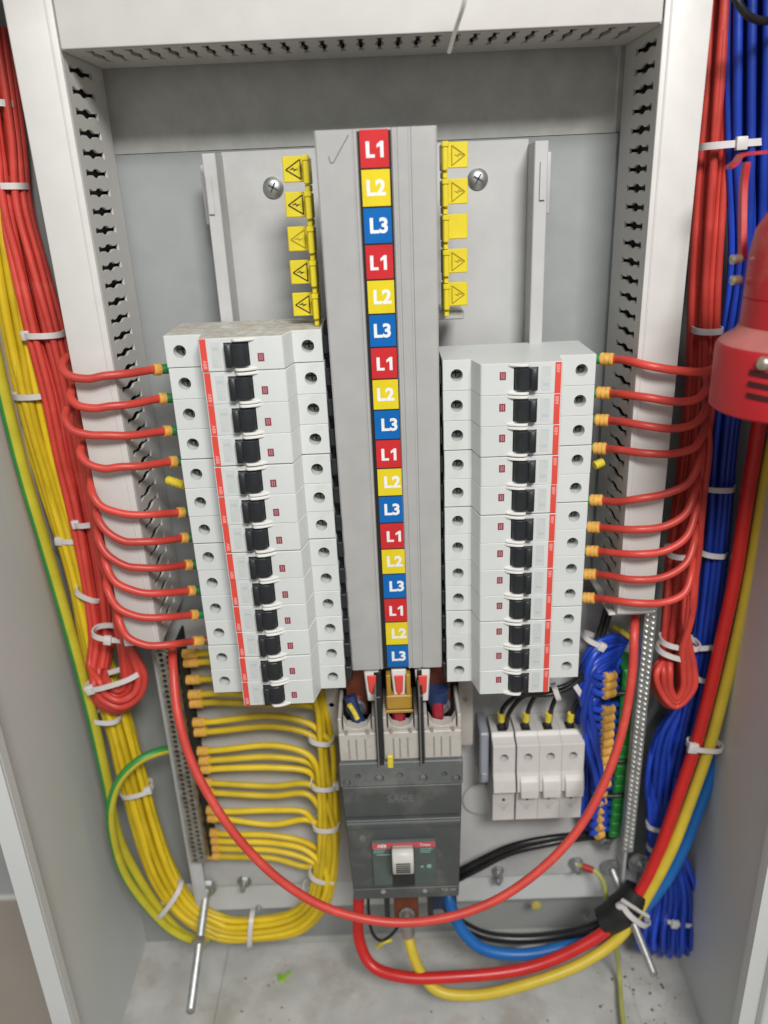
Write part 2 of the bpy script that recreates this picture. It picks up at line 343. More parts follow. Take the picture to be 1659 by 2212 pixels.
# ================================================================== SINGLE-POLE BREAKERS
def boolcut(o, cutter_mb):
    c = cutter_mb.build('cut', plastic, org=(0, 0, 0)); md = o.modifiers.new('b', 'BOOLEAN'); md.operation = 'DIFFERENCE'; md.object = c; md.solver = 'EXACT'
    dg = bpy.context.evaluated_depsgraph_get(); me = bpy.data.meshes.new_from_object(o.evaluated_get(dg))
    o.modifiers.remove(md); o.data = me; me.shade_smooth(); me.set_sharp_from_angle(angle=math.radians(30)); bpy.data.objects.remove(c)
def make_breaker():
    t = thing('circuit_breaker', '', 'breaker', (0, 0, 0), 'single-pole breakers in two banks', local=True)
    H = 8.62
    prof = [(-42.4, 43), (-42.4, 0), (-22.2, 0), (-20.8, -14.6), (-20.2, -15), (22.4, -15), (23.2, -14.4), (26.6, 0), (42.4, 0), (42.4, 43)]
    m = MB(); m.prism(prof, 'z', -H, H, .28)
    b = m.build('body', plastic, t)
    c = MB()
    for sx in (-1, 1): c.cyl((sx*34.6, -5, 0), (sx*34.6, 10.5, 0), 3.45, n=24)
    c.box(-7.7, 5.4, -18, -8, -6.2, 6.2)
    boolcut(b, c)
    # fine moulded seams on the nose (label window and marking field)
    m = MB(); m.box(-14.6, -9.6, -15.12, -14.9, -6.5, 6.8, 0); m.build('marking_field', mat('field_plastic', (.57, .585, .575), .45, var=.03), t)
    for sx in (-1, 1):
        m = MB(); m.cyl((sx*34.6, 7.2, 0), (sx*34.6, 10.6, 0), 3.1, n=20); o = m.build('terminal_screw', mat('terminal_screw_metal', (.16, .17, .165), .4, metal=.7), t)
        k = MB(); k.box(sx*34.6-2.4, sx*34.6+2.4, 7.0, 7.25, -.4, .4); k.box(sx*34.6-.4, sx*34.6+.4, 6.98, 7.23, -2.4, 2.4); k.build('screw_slot', dark, o)
    m = MB(); m.box(-20.0, -16.8, -15.25, -14.95, -8.3, 8.45); o = m.build('red_stripe', redl, t)
    Mt = Matrix.Translation((-18.4, -15.3, -4.9)) @ Matrix.Rotation(math.radians(90), 4, 'Y') @ Matrix.Rotation(math.radians(90), 4, 'X')
    k = MB(); k.text('ABB', 2.6, Mt, .05, .0); k.build('lettering', mat('stripe_lettering', (.80, .45, .42), .5), o)
    m = MB()
    for q in range(4): m.box(-14.2, -11.2-.6*(q % 2), -15.2, -15.1, -5.6+q*1.25, -5.2+q*1.25)
    m.box(-13.8, -10.6, -15.2, -15.1, 2.6, 4.2); m.build('faint_print', mat('faint_print', (.46, .54, .54), .5), t)
    m = MB(); m.box(9.6, 12.9, -15.22, -14.9, -4.1, .2); o = m.build('status_window', mat('window_red', (.28, .035, .06), .35), t)
    k = MB()
    for dx in (10.7, 11.8): k.box(dx-.22, dx+.22, -15.3, -15.2, -3.5, -.4)
    k.build('window_mark', mat('pale_print', (.45, .32, .33), .5), o)
    m = MB(); m.box(-7.6, 5.3, -12.5, -8.2, -6.1, 6.1); m.build('toggle_well', black, t)
    # toggle: one rocker with a raised finger edge at its left
    m = MB()
    rock = [(-6.9, -10), (-7.1, -18.6), (-6.4, -19.9), (-3.4, -19.7), (-2.7, -17.9), (-.4, -18.4), (2.6, -18.0), (4.9, -15.8), (5.0, -10)]
    m.prism(rock, 'z', -6.1, 5.8, .35); m.build('toggle', black, t)
    m = MB()
    for z0, z1 in ((-8.5, -7.0), (6.9, 8.4)):
        pr = [(-3.2, -14.6), (-2.6, -17.4), (-1.2, -18.4), (2.2, -18.2), (5.6, -17.0), (8.4, -15.5), (9, -14.6)]
        m.prism(pr, 'z', z0, z1, .3)
    m.build('toggle_guard', white, t)
    return t
def copy_tree(o, parent=None):
    c = o.copy(); COL.objects.link(c); c.parent = parent
    for ch in list(o.children): copy_tree(ch, c)
    return c
proto = make_breaker()
feedL = {1: 0, 2: 1, 3: 2, 4: 3, 6: 4, 7: 5, 8: 6, 9: 7, 10: 8, 11: 9}
LX, LZ = -47.2, 24.5
for i in range(13):
    o = proto if i == 0 else copy_tree(proto)
    g_ = ((0,), (1, 2, 3), (4, 5, 6), (7, 8, 9, 10), (11, 12)); gi = [g for g in g_ if i in g][0]
    o.location = Vector((LX+random.uniform(-.15, .15)+.25*((g_.index(gi)) % 2), random.uniform(-.25, .25)+.3*(g_.index(gi) % 2), LZ-17.5*i-.16*((len(gi)-1)/2-gi.index(i))))*S
    o['label'] = ('topmost breaker of the bank left of the grey cover, its dusty top showing' if i == 0 else
                  'lowest breaker of the bank left of the grey cover' if i == 12 else f'{ORD[i]} breaker down in the bank left of the grey cover')
RX, RZ = 102.6, 4.0
for i in range(12):
    o = copy_tree(proto); o.rotation_euler = (0, math.pi, 0)
    g_ = ((0, 1, 2), (3, 4), (5, 6, 7, 8), (9, 10, 11)); gi = [g for g in g_ if i in g][0]
    o.location = Vector((RX+random.uniform(-.15, .15)+.25*((g_.index(gi)) % 2), 6+random.uniform(-.25, .25)+.3*(g_.index(gi) % 2), RZ-17.5*i-.16*((len(gi)-1)/2-gi.index(i))))*S
    o['label'] = ('topmost breaker of the bank right of the grey cover, its top bare' if i == 0 else
                  'lowest breaker of the bank right of the grey cover' if i == 11 else f'{ORD[i]} breaker down in the bank right of the grey cover')
dm = mat('dust_film', (.62, .55, .45), .8, var=.12, vscale=90, bump=.4, bscale=300)
nt = dm.node_tree; nz = nt.nodes.new('ShaderNodeTexNoise'); nz.inputs['Scale'].default_value = 160; nz.inputs['Detail'].default_value = 8
tcn = nt.nodes.new('ShaderNodeTexCoord'); nt.links.new(tcn.outputs['Object'], nz.inputs['Vector']); mr = nt.nodes.new('ShaderNodeMapRange'); mr.inputs[1].default_value = .3; mr.inputs[2].default_value = .75; mr.inputs[4].default_value = .5
nt.links.new(nz.outputs['Fac'], mr.inputs[0]); nt.links.new(mr.outputs[0], nt.nodes['Principled BSDF'].inputs['Alpha'])
m = MB(); m.prism([(-41.8, 42.6), (-41.8, .6), (-21.8, .6), (-20.2, -14.3), (22, -14.3), (26, .6), (41.8, .6), (41.8, 42.6)], 'z', 8.66, 8.72); m.build('dust_film', dm, proto)
# DIN rails, black busbar combs next to the cover
for X0, X1, z0, z1, nm in ((-64, -29, -215, 31, 'left'), (85, 120, -222, 9, 'right')):
    yy = 43.5 if nm == 'left' else 49.5
    m = MB(); m.box(X0, X0+5, yy, yy+1.5, z0, z1); m.box(X1-5, X1, yy, yy+1.5, z0, z1); m.box(X0+5, X1-5, yy+6, yy+7.5, z0, z1); m.box(X0+4, X0+5.5, yy+1, yy+7, z0, z1); m.box(X1-5.5, X1-4, yy+1, yy+7, z0, z1)
    m.box(X0+8, X1-8, yy+7.4, 70, z0+10, z1-10)
    tag(m.build('din_rail', steeld, org=((X0+X1)/2, yy, z0)), f'steel rail carrying the {nm} bank of breakers', 'rail')
for xa, xb, zt, n, yb, nm in ((-4.6, -.8, LZ, 13, 3, 'left'), (58.2, 59.9, RZ, 12, 8, 'right')):
    m = MB(); m.box(xa+.3, xb-.3, yb+9, 60, zt-17.5*n+6, zt+8)
    for i in range(n):
        z = zt-17.5*i; m.box(xa, xb, yb+random.uniform(-.4, .4), yb+22, z-5.2, z+4.6, .5); m.box(xa, xb, yb+5, yb+22, z-8, z-6, .3)
    tag(m.build('busbar_comb', black, org=((xa+xb)/2, yb, zt-17.5*n)), f'black insulated busbar comb along the inner edge of the {nm} breakers', 'busbar')

# ================================================================== BUSBAR COVER with phase stickers
tilt = math.atan2(20.98, 300)
cz = 119.2
cover = thing('busbar_cover', 'long grey plastic busbar cover carrying the L1 L2 L3 stickers', 'cover', (0, -11.25, cz), local=True)
cover.rotation_euler = (tilt, 0, 0)    # the lower end sits deeper
k_ = 1/math.cos(tilt)
zt, zb = 8.9, -(17*17.5+8.6)*k_-1
xl, xr = -1.0, 57.6
prof = [(xl, 28), (xl, .8), (xl+.8, 0), (16.6, 0), (17.0, .5), (17.4, .5), (17.8, 0), (19.0, 0), (19.3, 1.0), (35.8, 1.0), (36.1, 0), (37.2, 0), (37.6, .5), (38.4, .5), (38.8, 0), (43.6, 0), (44, .6), (44.9, .6), (45.3, 0), (xr-.8, 0), (xr, .8), (xr, 28), (xr-2, 28), (xr-2, 3), (xl+2, 3), (xl+2, 28)]
m = MB(); m.prism(prof, 'z', zb, zt); m.build('shell', coverm, cover, smooth=25)
m = MB(); m.tube(cat_rom([Vector((5.4, -.1, -2.5)), Vector((6.3, -.12, -5.4)), Vector((7.4, -.12, -5.2)), Vector((10, -.12, -1.5)), Vector((15.5, -.12, 6.5))]), .22, 6); m.build('pen_tick', mat('pencil', (.16, .16, .16), .6), cover)
SM = [stick_r, stick_y, stick_b]; SN = ['red sticker reading L1', 'yellow sticker reading L2', 'blue sticker reading L3']
m = MB(); m.box(19.5, 35.6, .55, .95, zb+.5, zt-1); m.build('sticker_backing', dark, cover)
for i in range(18):
    z = -17.5*k_*i; x0 = 20.6+.11*i*.9; w_ = 13.8
    m = MB(); m.box(x0, x0+w_, .3, .54, z-8.35, z+8.35, 0)
    s_ = m.build('phase_sticker', SM[i % 3], cover, label=SN[i % 3]+f', {ORD[i]} from the top')
    Mt = Matrix.Translation((x0+w_/2+(.2 if i % 2 else .9)-.4+(.8 if i > 7 else 0), .27, z-.3)) @ Matrix.Rotation(math.radians(90), 4, 'X')
    k = MB()
    if i % 3: k.text('L'+str(i % 3+1), 9.8, Mt, .03, .035)
    else:
        k.prism([(-4.6, -3.6), (-.4, -3.6), (-.4, -2.2), (-2.9, -2.2), (-2.9, 3.6), (-4.6, 3.6)], 'z', -.03, .03, M=Mt)
        k.prism([(2.3, -3.6), (3.9, -3.6), (3.9, 3.6), (2.6, 3.6), (.7, 2.1), (.7, .7), (2.3, 1.6)], 'z', -.03, .03, M=Mt)
    k.build('lettering', letter, s_)

# yellow insulating caps with warning triangles, in two columns
def cap(x_out, x_in, z1, side, i):
    s_ = -1 if side == 'left' else 1
    c = ((x_out+x_in)/2, 20, z1-12.6)
    where = 'topmost' if i == 0 else 'lowest' if i == 4 else ORD[i]
    extra = ' with a black warning triangle' if (side == 'left' and i != 2) else ' with a faded warning triangle' if not (side == 'right' and i == 2) else ' with no print'
    t = thing('insulating_cap', f'{where} yellow cap{extra} {side} of the grey cover' if side == 'left' else f'{where} yellow cap{extra} on the right edge of the grey cover', 'cap', c, 'yellow caps on the busbar contacts')
    a, b = sorted((x_out, x_in))
    m = MB(); m.box(a, b, 16, 18, z1-12.4, z1, .4); m.build('flap', capy, t)
    m = MB(); a2, b2 = sorted((x_in-s_*3.2, x_in-s_*(-.2) )) ; a2, b2 = sorted((x_in, x_in+s_*3)); a2, b2 = (a2, b2)
    m.box(a2, b2, 8, 30, z1-13.6, z1-.6, .6); m.box(a2+.3, b2-.3, 10, 30, z1-17.2, z1-13.8, .4)
    m.box(a2-.3, b2+.3, 7.4, 10, z1-2.6, z1+.1, .4); m.build('socket', capy, t)
    if not (side == 'right' and i == 2):
        # triangle lies on its side: apex outwards
        xb = x_out-s_*(9.2 if side == 'left' else 8.4); xa = x_out-s_*1.6; zc = z1-6.3; hw = 4.7
        m = MB(); P3 = [Vector((xb, 15.85, zc+hw)), Vector((xb, 15.85, zc-hw)), Vector((xa, 15.85, zc))]
        for q in range(3): m.tube([P3[q], P3[(q+1) % 3]], .32, 6)
        bx = [(xb+s_*1.3, zc+.3), (xb+s_*3.6, zc-.9), (xb+s_*3.5, zc+.1), (xb+s_*5.8, zc), (xb+s_*3.4, zc+1.1), (xb+s_*3.6, zc+.2)]
        m.prism(bx if s_ < 0 else bx[::-1], 'y', 15.7, 15.95)
        m.build('warning_triangle', ink if (side == 'left' and i != 2) else inky, t)
for i in range(5):
    cap(-20.2-.12*i, -6.2, 118.6-17.0*i, 'left', i)
    cap(75.4-.1*i, 61.6, 122.0-17.35*i, 'right', i)
m = MB(); m.box(58, 74, 24, 52, 31.5, 36.5, .8); tag(m.build('cap_holder', coverm, org=(66, 40, 34)), 'short light grey plastic tongue above the right bank of breakers', 'clip')
# end-bar of the contact rail behind the caps
m = MB(); m.box(2, 55, 30, 69.5, -180, 112, 1); tag(m.build('busbar_carrier', mat('base_grey', (.2, .2, .2), .5), org=(28, 60, -180)), 'grey insulating base under the busbar cover', 'busbar base')

# ================================================================== MAIN MOULDED CASE BREAKER
mc = thing('main_breaker', 'large dark grey three-pole main breaker with an ivory handle', 'breaker', (28, 70, -376))
m = MB(); m.prism([(-13.2, -256.5), (70, -256.5), (69.2, -302), (66.8, -376.5), (-10.2, -376.5), (-12.6, -302)], 'y', 5, 69.5, .6)
b = m.build('case', grey_b, mc)
m = MB(); m.prism([(-13.4, -256), (70.2, -256), (70, -275.6), (-13.4, -275.6)], 'y', 1.5, 4.8, .5); o = m.build('terminal_cover', grey_l, mc)
c = MB()
for (u, v, r) in ((749, 1691, 2.9), (773, 1677, 2), (864, 1675, 2.2), (819, 1682, 3.4), (914, 1681, 3.2), (960, 1672, 2), (985, 1682, 3.2)):
    p = W(u, v, 1.5); c.cyl((p.x, -2, p.z), (p.x, 4, p.z), r, n=18)
boolcut(o, c)
for (u, v, r) in ((749, 1691, 2.9), (819, 1682, 3.4), (914, 1681, 3.2), (985, 1682, 3.2)):
    p = W(u, v, 1.5); m = MB(); m.cyl((p.x, 4.2, p.z), (p.x, 4.7, p.z), r*.98, n=16); m.build('well_shade', dark, mc); m = MB(); m.cyl((p.x, 3.2, p.z), (p.x, 4.4, p.z), r*.55, n=16); m.build('cover_screw', steeld if u in (749, 985) else steel, mc)  # dark disc stands for the shade at the bottom of each screw hole
m = MB(); m.prism([(-12.6, -277), (69.2, -277), (68.6, -303), (-12, -303)], 'y', 2.6, 4.8, .5); o = m.build('upper_fascia', grey_b, mc)
k = MB(); k.text('SACE', 8, Matrix.Translation((27, 2.5, -288)) @ Matrix.Rotation(math.radians(90), 4, 'X'), .12, .0); k.build('embossed_lettering', mat('emboss', (.14, .155, .155), .5), o)
m = MB(); m.prism([(-11.6, -304), (68.6, -304), (66.6, -376), (-9.6, -376)], 'y', 0, 4.8, .6)
m.prism([(-11.2, -304.6), (68.2, -304.6), (67.9, -310), (-11, -310)], 'y', -1.6, 0, .5)
m.build('front_fascia', grey_b, mc)
m = MB(); m.box(-10.8, 67.8, -1.9, -1.65, -306.2, -305); m.build('ledge_strip', grey_l, mc)  # lighter grey strip along the ledge of the fascia
m = MB(); m.prism([(-9.8, -366), (66.5, -366), (66.3, -375.6), (-9.5, -375.6)], 'y', -1.2, -.1, .3); o = m.build('bottom_band', grey_b, mc)
k = MB(); k.text('T2S 160', 3.2, Matrix.Translation((59, -1.3, -369)) @ Matrix.Rotation(math.radians(90), 4, 'X'), .05, 0); k.build('lettering', mat('dim_print', (.4, .4, .38), .5), o)
for (u, v) in ((828, 1926), (918, 1924)):
    p = W(u, v, -1.5); m = MB(); m.lathe((p.x, -1.1, p.z), (0, -1, 0), [(0, 2), (.8, 1.9), (1.2, 1.2)]); m.box(p.x-1.5, p.x+1.5, -2.4, -2.1, p.z-.25, p.z+.25); m.build('front_screw', steel, mc)
p = W(783, 1813, -1); m = MB(); m.lathe((p.x, 0, p.z), (0, -1, 0), [(0, 2.8), (1, 2.6), (1.3, 1)]); m.build('trip_button', grey_l, mc)
pz = [W(805, 1818, -2).z, W(850, 1918, -2).z]
px0, px1 = W(805, 1860, -2).x, W(942, 1860, -2).x
m = MB(); m.box(px0, px1, -2.2, -.1, pz[1]+3, pz[0], .4); o = m.build('label_plate', teal, mc)
zr = pz[0]
k = MB(); k.box(px0+.2, px1-.2, -2.6, -2.25, zr-6.2, zr-.3); k.build('red_band', mat('band_red', (.55, .09, .1), .45), o)
k = MB(); k.box(px0+.2, px1-.2, -2.7, -2.25, zr-1.3, zr+.4); k.build('pale_edge', grey_l, o)
k = MB(); k.text('ABB', 3.6, Matrix.Translation((px0+7, -2.75, zr-3.9)) @ Matrix.Rotation(math.radians(90), 4, 'X'), .04, .02)
k.text('Tmax', 3.4, Matrix.Translation((px1-7.5, -2.75, zr-3.9)) @ Matrix.Rotation(math.radians(90), 4, 'X'), .04, .0); k.build('lettering', letter, o)
k = MB()
for r_ in range(3):
    k.box(px0+1.2, px0+10-r_, -2.5, -2.2, zr-7-r_*1.6, zr-6.6-r_*1.6); k.box(px1-11, px1-2-r_, -2.5, -2.2, zr-8-r_*1.6, zr-7.6-r_*1.6)
k.box(px0+3, px0+13, -2.5, -2.2, zr-12.4, zr-11.8); k.box(px1-6.5, px1-3.5, -2.5, -2.2, zr-25.5, zr-22.6); k.box(px1-11, px1-9, -2.5, -2.2, zr-25, zr-23.6); k.build('fine_print', mat('fine_print', (.25, .42, .38), .5), o)
hx0, hx1 = W(848, 1870, -12).x, W(894, 1870, -12).x
hz1, hz0 = W(870, 1838, -12).z, W(870, 1882, -12).z
m = MB(); m.box(hx0-.6, hx1+.6, -2.9, -2.2, pz[1]+2.6, hz0+14, .2); m.build('handle_slot', black, mc)
m = MB(); m.prism([(-2, hz0+14), (-2, hz0+1), (-12, hz0-1), (-16, hz0+1), (-16.5, hz0+12), (-14, hz1-1), (-10, hz1+.5), (-4, hz0+14)][::-1], 'x', hx0, hx1, .9); o = m.build('handle', handle_m, mc)
k = MB()
for q in range(5): k.box(hx0+2.4, hx1-2.4, -17.1, -15.8, hz0+3.4+q*1.9, hz0+4.1+q*1.9)
k.build('grip_groove', mat('groove_grey', (.1, .1, .1), .6), o)
# white terminal chamber, barriers, lugs
m = MB()
bays = [(-12.4, 12.6), (17.5, 41), (44.6, 69.4)]
for a, b in bays:
    z = -255.6
    m.box(a, b, 4, 20, z, z+22, .6); m.box(a, a+2.4, 6, 40, z+22.2, z+33, .5); m.box(b-2.4, b, 6, 40, z+22.2, z+33, .5)
    m.prism([(a+3.4, z+22.2), (b-3.4, z+22.2), (b-3.4, z+31), (b-6, z+25.5), ((a+b)/2, z+23.5), (a+6, z+25.5), (a+3.4, z+31)], 'y', 7, 14, .3)
m.build('terminal_chamber', cream, mc)
m = MB()
for a, b in bays:
    for q in (a+6, (a+b)/2-1.5, b-8): m.box(q, q+1, 3.7, 4.0, -254, -238)
    for q in (a+4.2, b-6.5): m.box(q, q+2, 3.7, 5, -234.5+.6, -231)
m.build('chamber_marks', mat('shadow_slit', (.28, .26, .23), .6), mc)
for a, b in ((12.9, 17.2), (41.2, 44.4)):
    m = MB(); m.box(a, b, 1, 50, -258, -203, .5); m.box(a-.6, b+.6, 14, 60, -256, -192, .5); m.build('phase_barrier', black, mc)
    m = MB(); m.box(a+.2, a+1.3, -1.5, 50, -257, -200, .3); m.build('clear_barrier', mat('smoky_plastic', (.16, .15, .15), .3), mc)
m = MB(); m.box(-12, 69, 40, 69, -255.5, -196); m.build('terminal_back', black, mc)
for i, (a, b) in enumerate(bays):
    cx = (a+b)/2; m = MB(); m.box(cx-7, cx+7, 28, 33, -236, -170, .5); lug = m.build('copper_bar', copper, mc)
    p = Vector((cx+(-1 if i == 0 else 0), 27.5, -229)); k = MB(); k.lathe(p, (0, -1, 0), [(0, 7), (1.6, 7), (1.7, 5.4), (5, 5.2), (8, 3), (9, .5)]); k.build('terminal_bolt', steel, lug)
# insulators in red and white and coloured tape at the three tails
for i, (u, colr, lb) in enumerate(((803, redl, 'left'), (861, redl, 'middle'), (912, redl, 'right'))):
    p = W(u, 1452, 20); t = thing('insulator', f'{lb} of the three tapered white and red insulators below the sticker strip', 'insulator', p, 'tapered insulators under the cover')
    m = MB(); m.prism([(p.x-5, p.z+6), (p.x+5, p.z+6), (p.x+3.6, p.z-19), (p.x-3.6, p.z-19)], 'y', 14, 22, .8); m.build('shank', white, t)
    m = MB(); m.prism([(p.x-3, p.z+2), (p.x+3, p.z+2), (p.x+2.2, p.z-11), (p.x-.5, p.z-13), (p.x-2.2, p.z-10)], 'y', 12.6, 13.8, .4); m.build('red_insert', redl, t)
p = W(862, 1510, 14); m = MB(); m.box(p.x-8.6, p.x+8.6, 12, 22, p.z-7, p.z+4, .8); m.box(p.x-9.2, p.x+9.2, 11.4, 13, p.z-9.5, p.z-7.2, .4); m.box(p.x-8, p.x-5, 12, 20, p.z+4, p.z+20, .5); m.box(p.x+5, p.x+8, 12, 20, p.z+4, p.z+20, .5)
tag(m.build('busbar_clamp', mat('clamp_amber', (.42, .24, .035), .4, var=.1), org=p), 'amber plastic clamp on the middle copper bar above the main breaker', 'clamp')
for (u, v, c_, w2, h, lb) in ((788, 1500, copper, 11, 24, ''), (950, 1490, copper, 11, 24, '')): pass
p = W(775, 1545, 20); m = MB(); m.tube(cat_rom([p+Vector((-5, 0, 16)), p+Vector((-2, -3, 4)), p+Vector((2, -2, -8))]), 4.2, 10); tag(m.build('wire_tail', mat('navy_tape', (.015, .035, .11), .5), org=p), 'blue taped wire tail bolted to the left terminal of the main breaker', 'wire tail')
p = W(765, 1538, 14); m = MB(); m.tube(cat_rom([p+Vector((-3, 0, 6)), p, p+Vector((2, -1, -5))]), 1.7, 8); tag(m.build('wire_tail', mark_y, org=p), 'thin yellow wire tail beside the blue tape on the left terminal', 'wire tail')
p = W(862, 1550, 18); m = MB(); m.tube(cat_rom([p+Vector((0, 3, 14)), p, p+Vector((0, 2, -8))]), 4.6, 10); tag(m.build('lug_sleeve', mat('sleeve_dark_red', (.30, .015, .03), .4), org=p), 'dark red sleeve over the lug of the middle terminal', 'sleeve')
p = W(946, 1535, 18); m = MB(); m.tube(cat_rom([p+Vector((0, 3, 10)), p, p+Vector((0, 2, -9))]), 4.2, 10); tag(m.build('lug_sleeve', mat('sleeve_dark_red', (.30, .015, .03), .4), org=p), 'red sleeve over the lug of the right terminal', 'sleeve')
p = W(945, 1505, 20); m = MB(); m.cyl(p+Vector((0, 3, 5)), p+Vector((0, 3, -5)), 8, 7); tag(m.build('tape_band', mat('navy_tape', (.015, .035, .11), .5), org=p), 'dark blue tape around the right copper bar', 'tape')
p = W(843, 1643, 3); m = MB(); m.box(p.x-2, p.x+2, 1, 3.5, p.z-5, p.z+5, .6); tag(m.build('yellow_tab', mark_y, org=p), 'small yellow tab on the white chamber of the main breaker', 'tab')
# side straps of the breaker
for (x0, x1, y0, lb) in ((-24.5, -13.8, 50, 'left'), (71, 82, 46, 'right')):
    m = MB(); zt_ = -196 if lb == 'left' else -205
    m.box(x0, x1, y0, y0+3, zt_-75, zt_, 1.2, 2); m.box(x0, x0+2.4, y0+3, 69, zt_-75, zt_, .5)
    tag(m.build('side_strap', cream, org=(x0, y0, zt_)), f'worn beige metal strap standing {lb} of the main breaker', 'strap')
m = MB(); a = W(1036, 1580, 45); b = W(1054, 1686, 45); m.box(a.x, b.x, 42, 69, b.z, a.z, 1.2); m.box(a.x+1, b.x-1, 40.5, 42, b.z+4, b.z+10, .4)
tag(m.build('end_clamp', mat('clamp_bluegrey', (.30, .32, .36), .45, var=.06), org=(a.x, 69, b.z)), 'blue-grey end clamp left of the four fuse holders', 'clamp')
p = W(1040, 1725, 69); m = MB(); m.lathe(p, (0, -1, 0), [(0, 15), (1.6, 15), (2, 14), (2.1, 13)], 40); tag(m.build('knockout_disc', panpaint, org=p), 'round pressed disc in the plate beside the fuse holders', 'knockout')

# ================================================================== FUSE HOLDERS
fusem = mat('fuse_plastic', (.60, .575, .55), .45, var=.03, dirt=.3, dirtcol=(.42, .37, .32), dscale=45)
xs = [(95.2, 111.4), (112.5, 128.75), (128.75, 145.0), (145.0, 161.3)]
for i, (a, b) in enumerate(xs):
    cx = (a+b)/2; lb = ['leftmost fuse holder, set slightly apart from the other three', 'second fuse holder from the left in the row of four', 'third fuse holder from the left in the row of four', 'rightmost fuse holder, nearest the blue wires'][i]
    t = thing('fuse_holder', 'white '+lb, 'fuse holder', (cx, 69, -340), 'fuse holders in a row')
    m = MB(); pr = [(69, -271), (58, -270), (46, -269), (44, -272), (36, -274), (35, -297), (32, -302), (30, -311), (35, -315), (35, -341), (69, -341)]
    m.prism(pr, 'x', a+.05, b-.05, .22); o = m.build('body', fusem, t)
    c = MB(); c.cyl((cx, 25, -284), (cx, 46, -284), 3.1, n=20)
    boolcut(o, c)
    m = MB(); m.cyl((cx, 43, -284), (cx, 45.5, -284), 2.5); m.build('terminal_screw', MATS['terminal_screw_metal'], t)
    if i: m = MB(); m.prism([(34, -299), (30, -302), (27.5, -308), (27.5, -315), (34, -316)], 'x', a+2.2, b-.9, .5); m.build('fuse_drawer', fusem, t)
    m = MB(); m.cyl((cx, 34.6, -321.5), (cx, 35.2, -321.5), 1.1, n=10); m.build('test_hole', dark, t)
    m = MB()
    for q in range(3): m.box(cx-5.2+q, cx+5.2-q, 34.7, 34.95, -325.2-q*1.5, -324.7-q*1.5)
    m.box(cx-1.5, cx+1.5, 34.7, 34.95, -331.2, -328.4); m.build('rating_print', mat('grey_print', (.45, .45, .44), .5), t)
    m = MB(); m.box(cx-3.2, cx+3.2, 47, 54, -269.2, -268.2); m.build('wire_mouth', dark, t)
m = MB(); m.box(86, 176, 62, 64, -312, -277); m.box(86, 176, 64, 69.5, -306, -283); tag(m.build('din_rail', steeld, org=(130, 64, -312)), 'short steel rail behind the four fuse holders', 'rail')

# ================================================================== WIRES
def wire(name, label, cat, pts, r, m_, group=None, k=7, n=10, mi=None, mats=None, parent=None):
    P_ = cat_rom(pts, k); mb = MB(); mb.tube(P_, r, n, mi=mi); o = mb.build(name, mats or m_, parent, org=None if parent else pts[0], smooth=60)
    if not parent: tag(o, label, cat, group)
    return o, P_
def sleeve(parent, p, d, r, L, m_, name, notch=True):
    mb = MB(); d = d.normalized(); mb.cyl(p, p+d*L, r, n=14)
    if notch:
        nseg = 3
        for q in range(nseg): mb.cyl(p+d*(L*(q+.15)/nseg), p+d*(L*(q+.8)/nseg), r*1.12, n=14)
    return mb.build(name, m_, parent)
hexo = [(0, 0)]+[(math.cos(a*math.tau/6)*.56, math.sin(a*math.tau/6)*.56) for a in range(6)]+[(math.cos((a+.5)*math.tau/11)*.98, math.sin((a+.5)*math.tau/11)*.98) for a in range(11)]
def off_path(center, off, side=None):
    """center: list of (point, half width, half depth)"""
    out = []
    for i, (p, hw, hd) in enumerate(center):
        a = center[max(i-1, 0)][0]; b = center[min(i+1, len(center)-1)][0]; T = (b-a).normalized()
        s_ = T.cross(Vector((0, 1, 0))).normalized(); d_ = s_.cross(T)
        jx, jy = (random.uniform(-.9, .9), random.uniform(-.9, .9)) if 0 < i < len(center)-1 else (0, 0)
        out.append(p+s_*(off[0]*hw+jx)+d_*(off[1]*hd+jy))
    return out

# --- left red feeders: down inside the bundle, round the slack loop, up again and out over the upright
LW = [  # picture positions of each feeder where it crosses the upright
 [(134, 793), (148, 811), (190, 817), (260, 809)],
 [(152, 856), (167, 875), (205, 882), (270, 875)],
 [(140, 902), (155, 928), (195, 941), (270, 942)],
 [(173, 977), (188, 1000), (225, 1011), (295, 1008)],
 [(198, 1062), (217, 1092), (255, 1108), (325, 1112)],
 [(210, 1117), (230, 1147), (268, 1167), (335, 1170)],
 [(212, 1162), (230, 1196), (272, 1221), (340, 1228)],
 [(228, 1215), (248, 1256), (288, 1277), (345, 1282)],
 [(232, 1272), (254, 1312), (295, 1331), (355, 1334)],
 [(256, 1335), (275, 1375), (315, 1393), (370, 1392)]]
poleL = [1, 2, 3, 4, 6, 7, 8, 9, 10, 11]
downL = [(W(-15, 60, 86), 7, 9), (W(18, 300, 85), 8, 9), (W(32, 440, 84), 8.5, 9), (W(66, 586, 82), 9.5, 9), (W(98, 720, 80), 10, 9), (W(130, 850, 78), 10, 8), (W(158, 990, 76), 10, 7), (W(180, 1090, 74), 9.5, 7), (W(206, 1250, 70), 8.5, 7), (W(220, 1380, 62), 7, 6), (W(212, 1440, 54), 6, 5)]
endL = [(345, 798), (356, 861), (367, 931), (380, 997), (397, 1107), (404, 1162), (413, 1220), (420, 1276), (426, 1328), (430, 1385)]
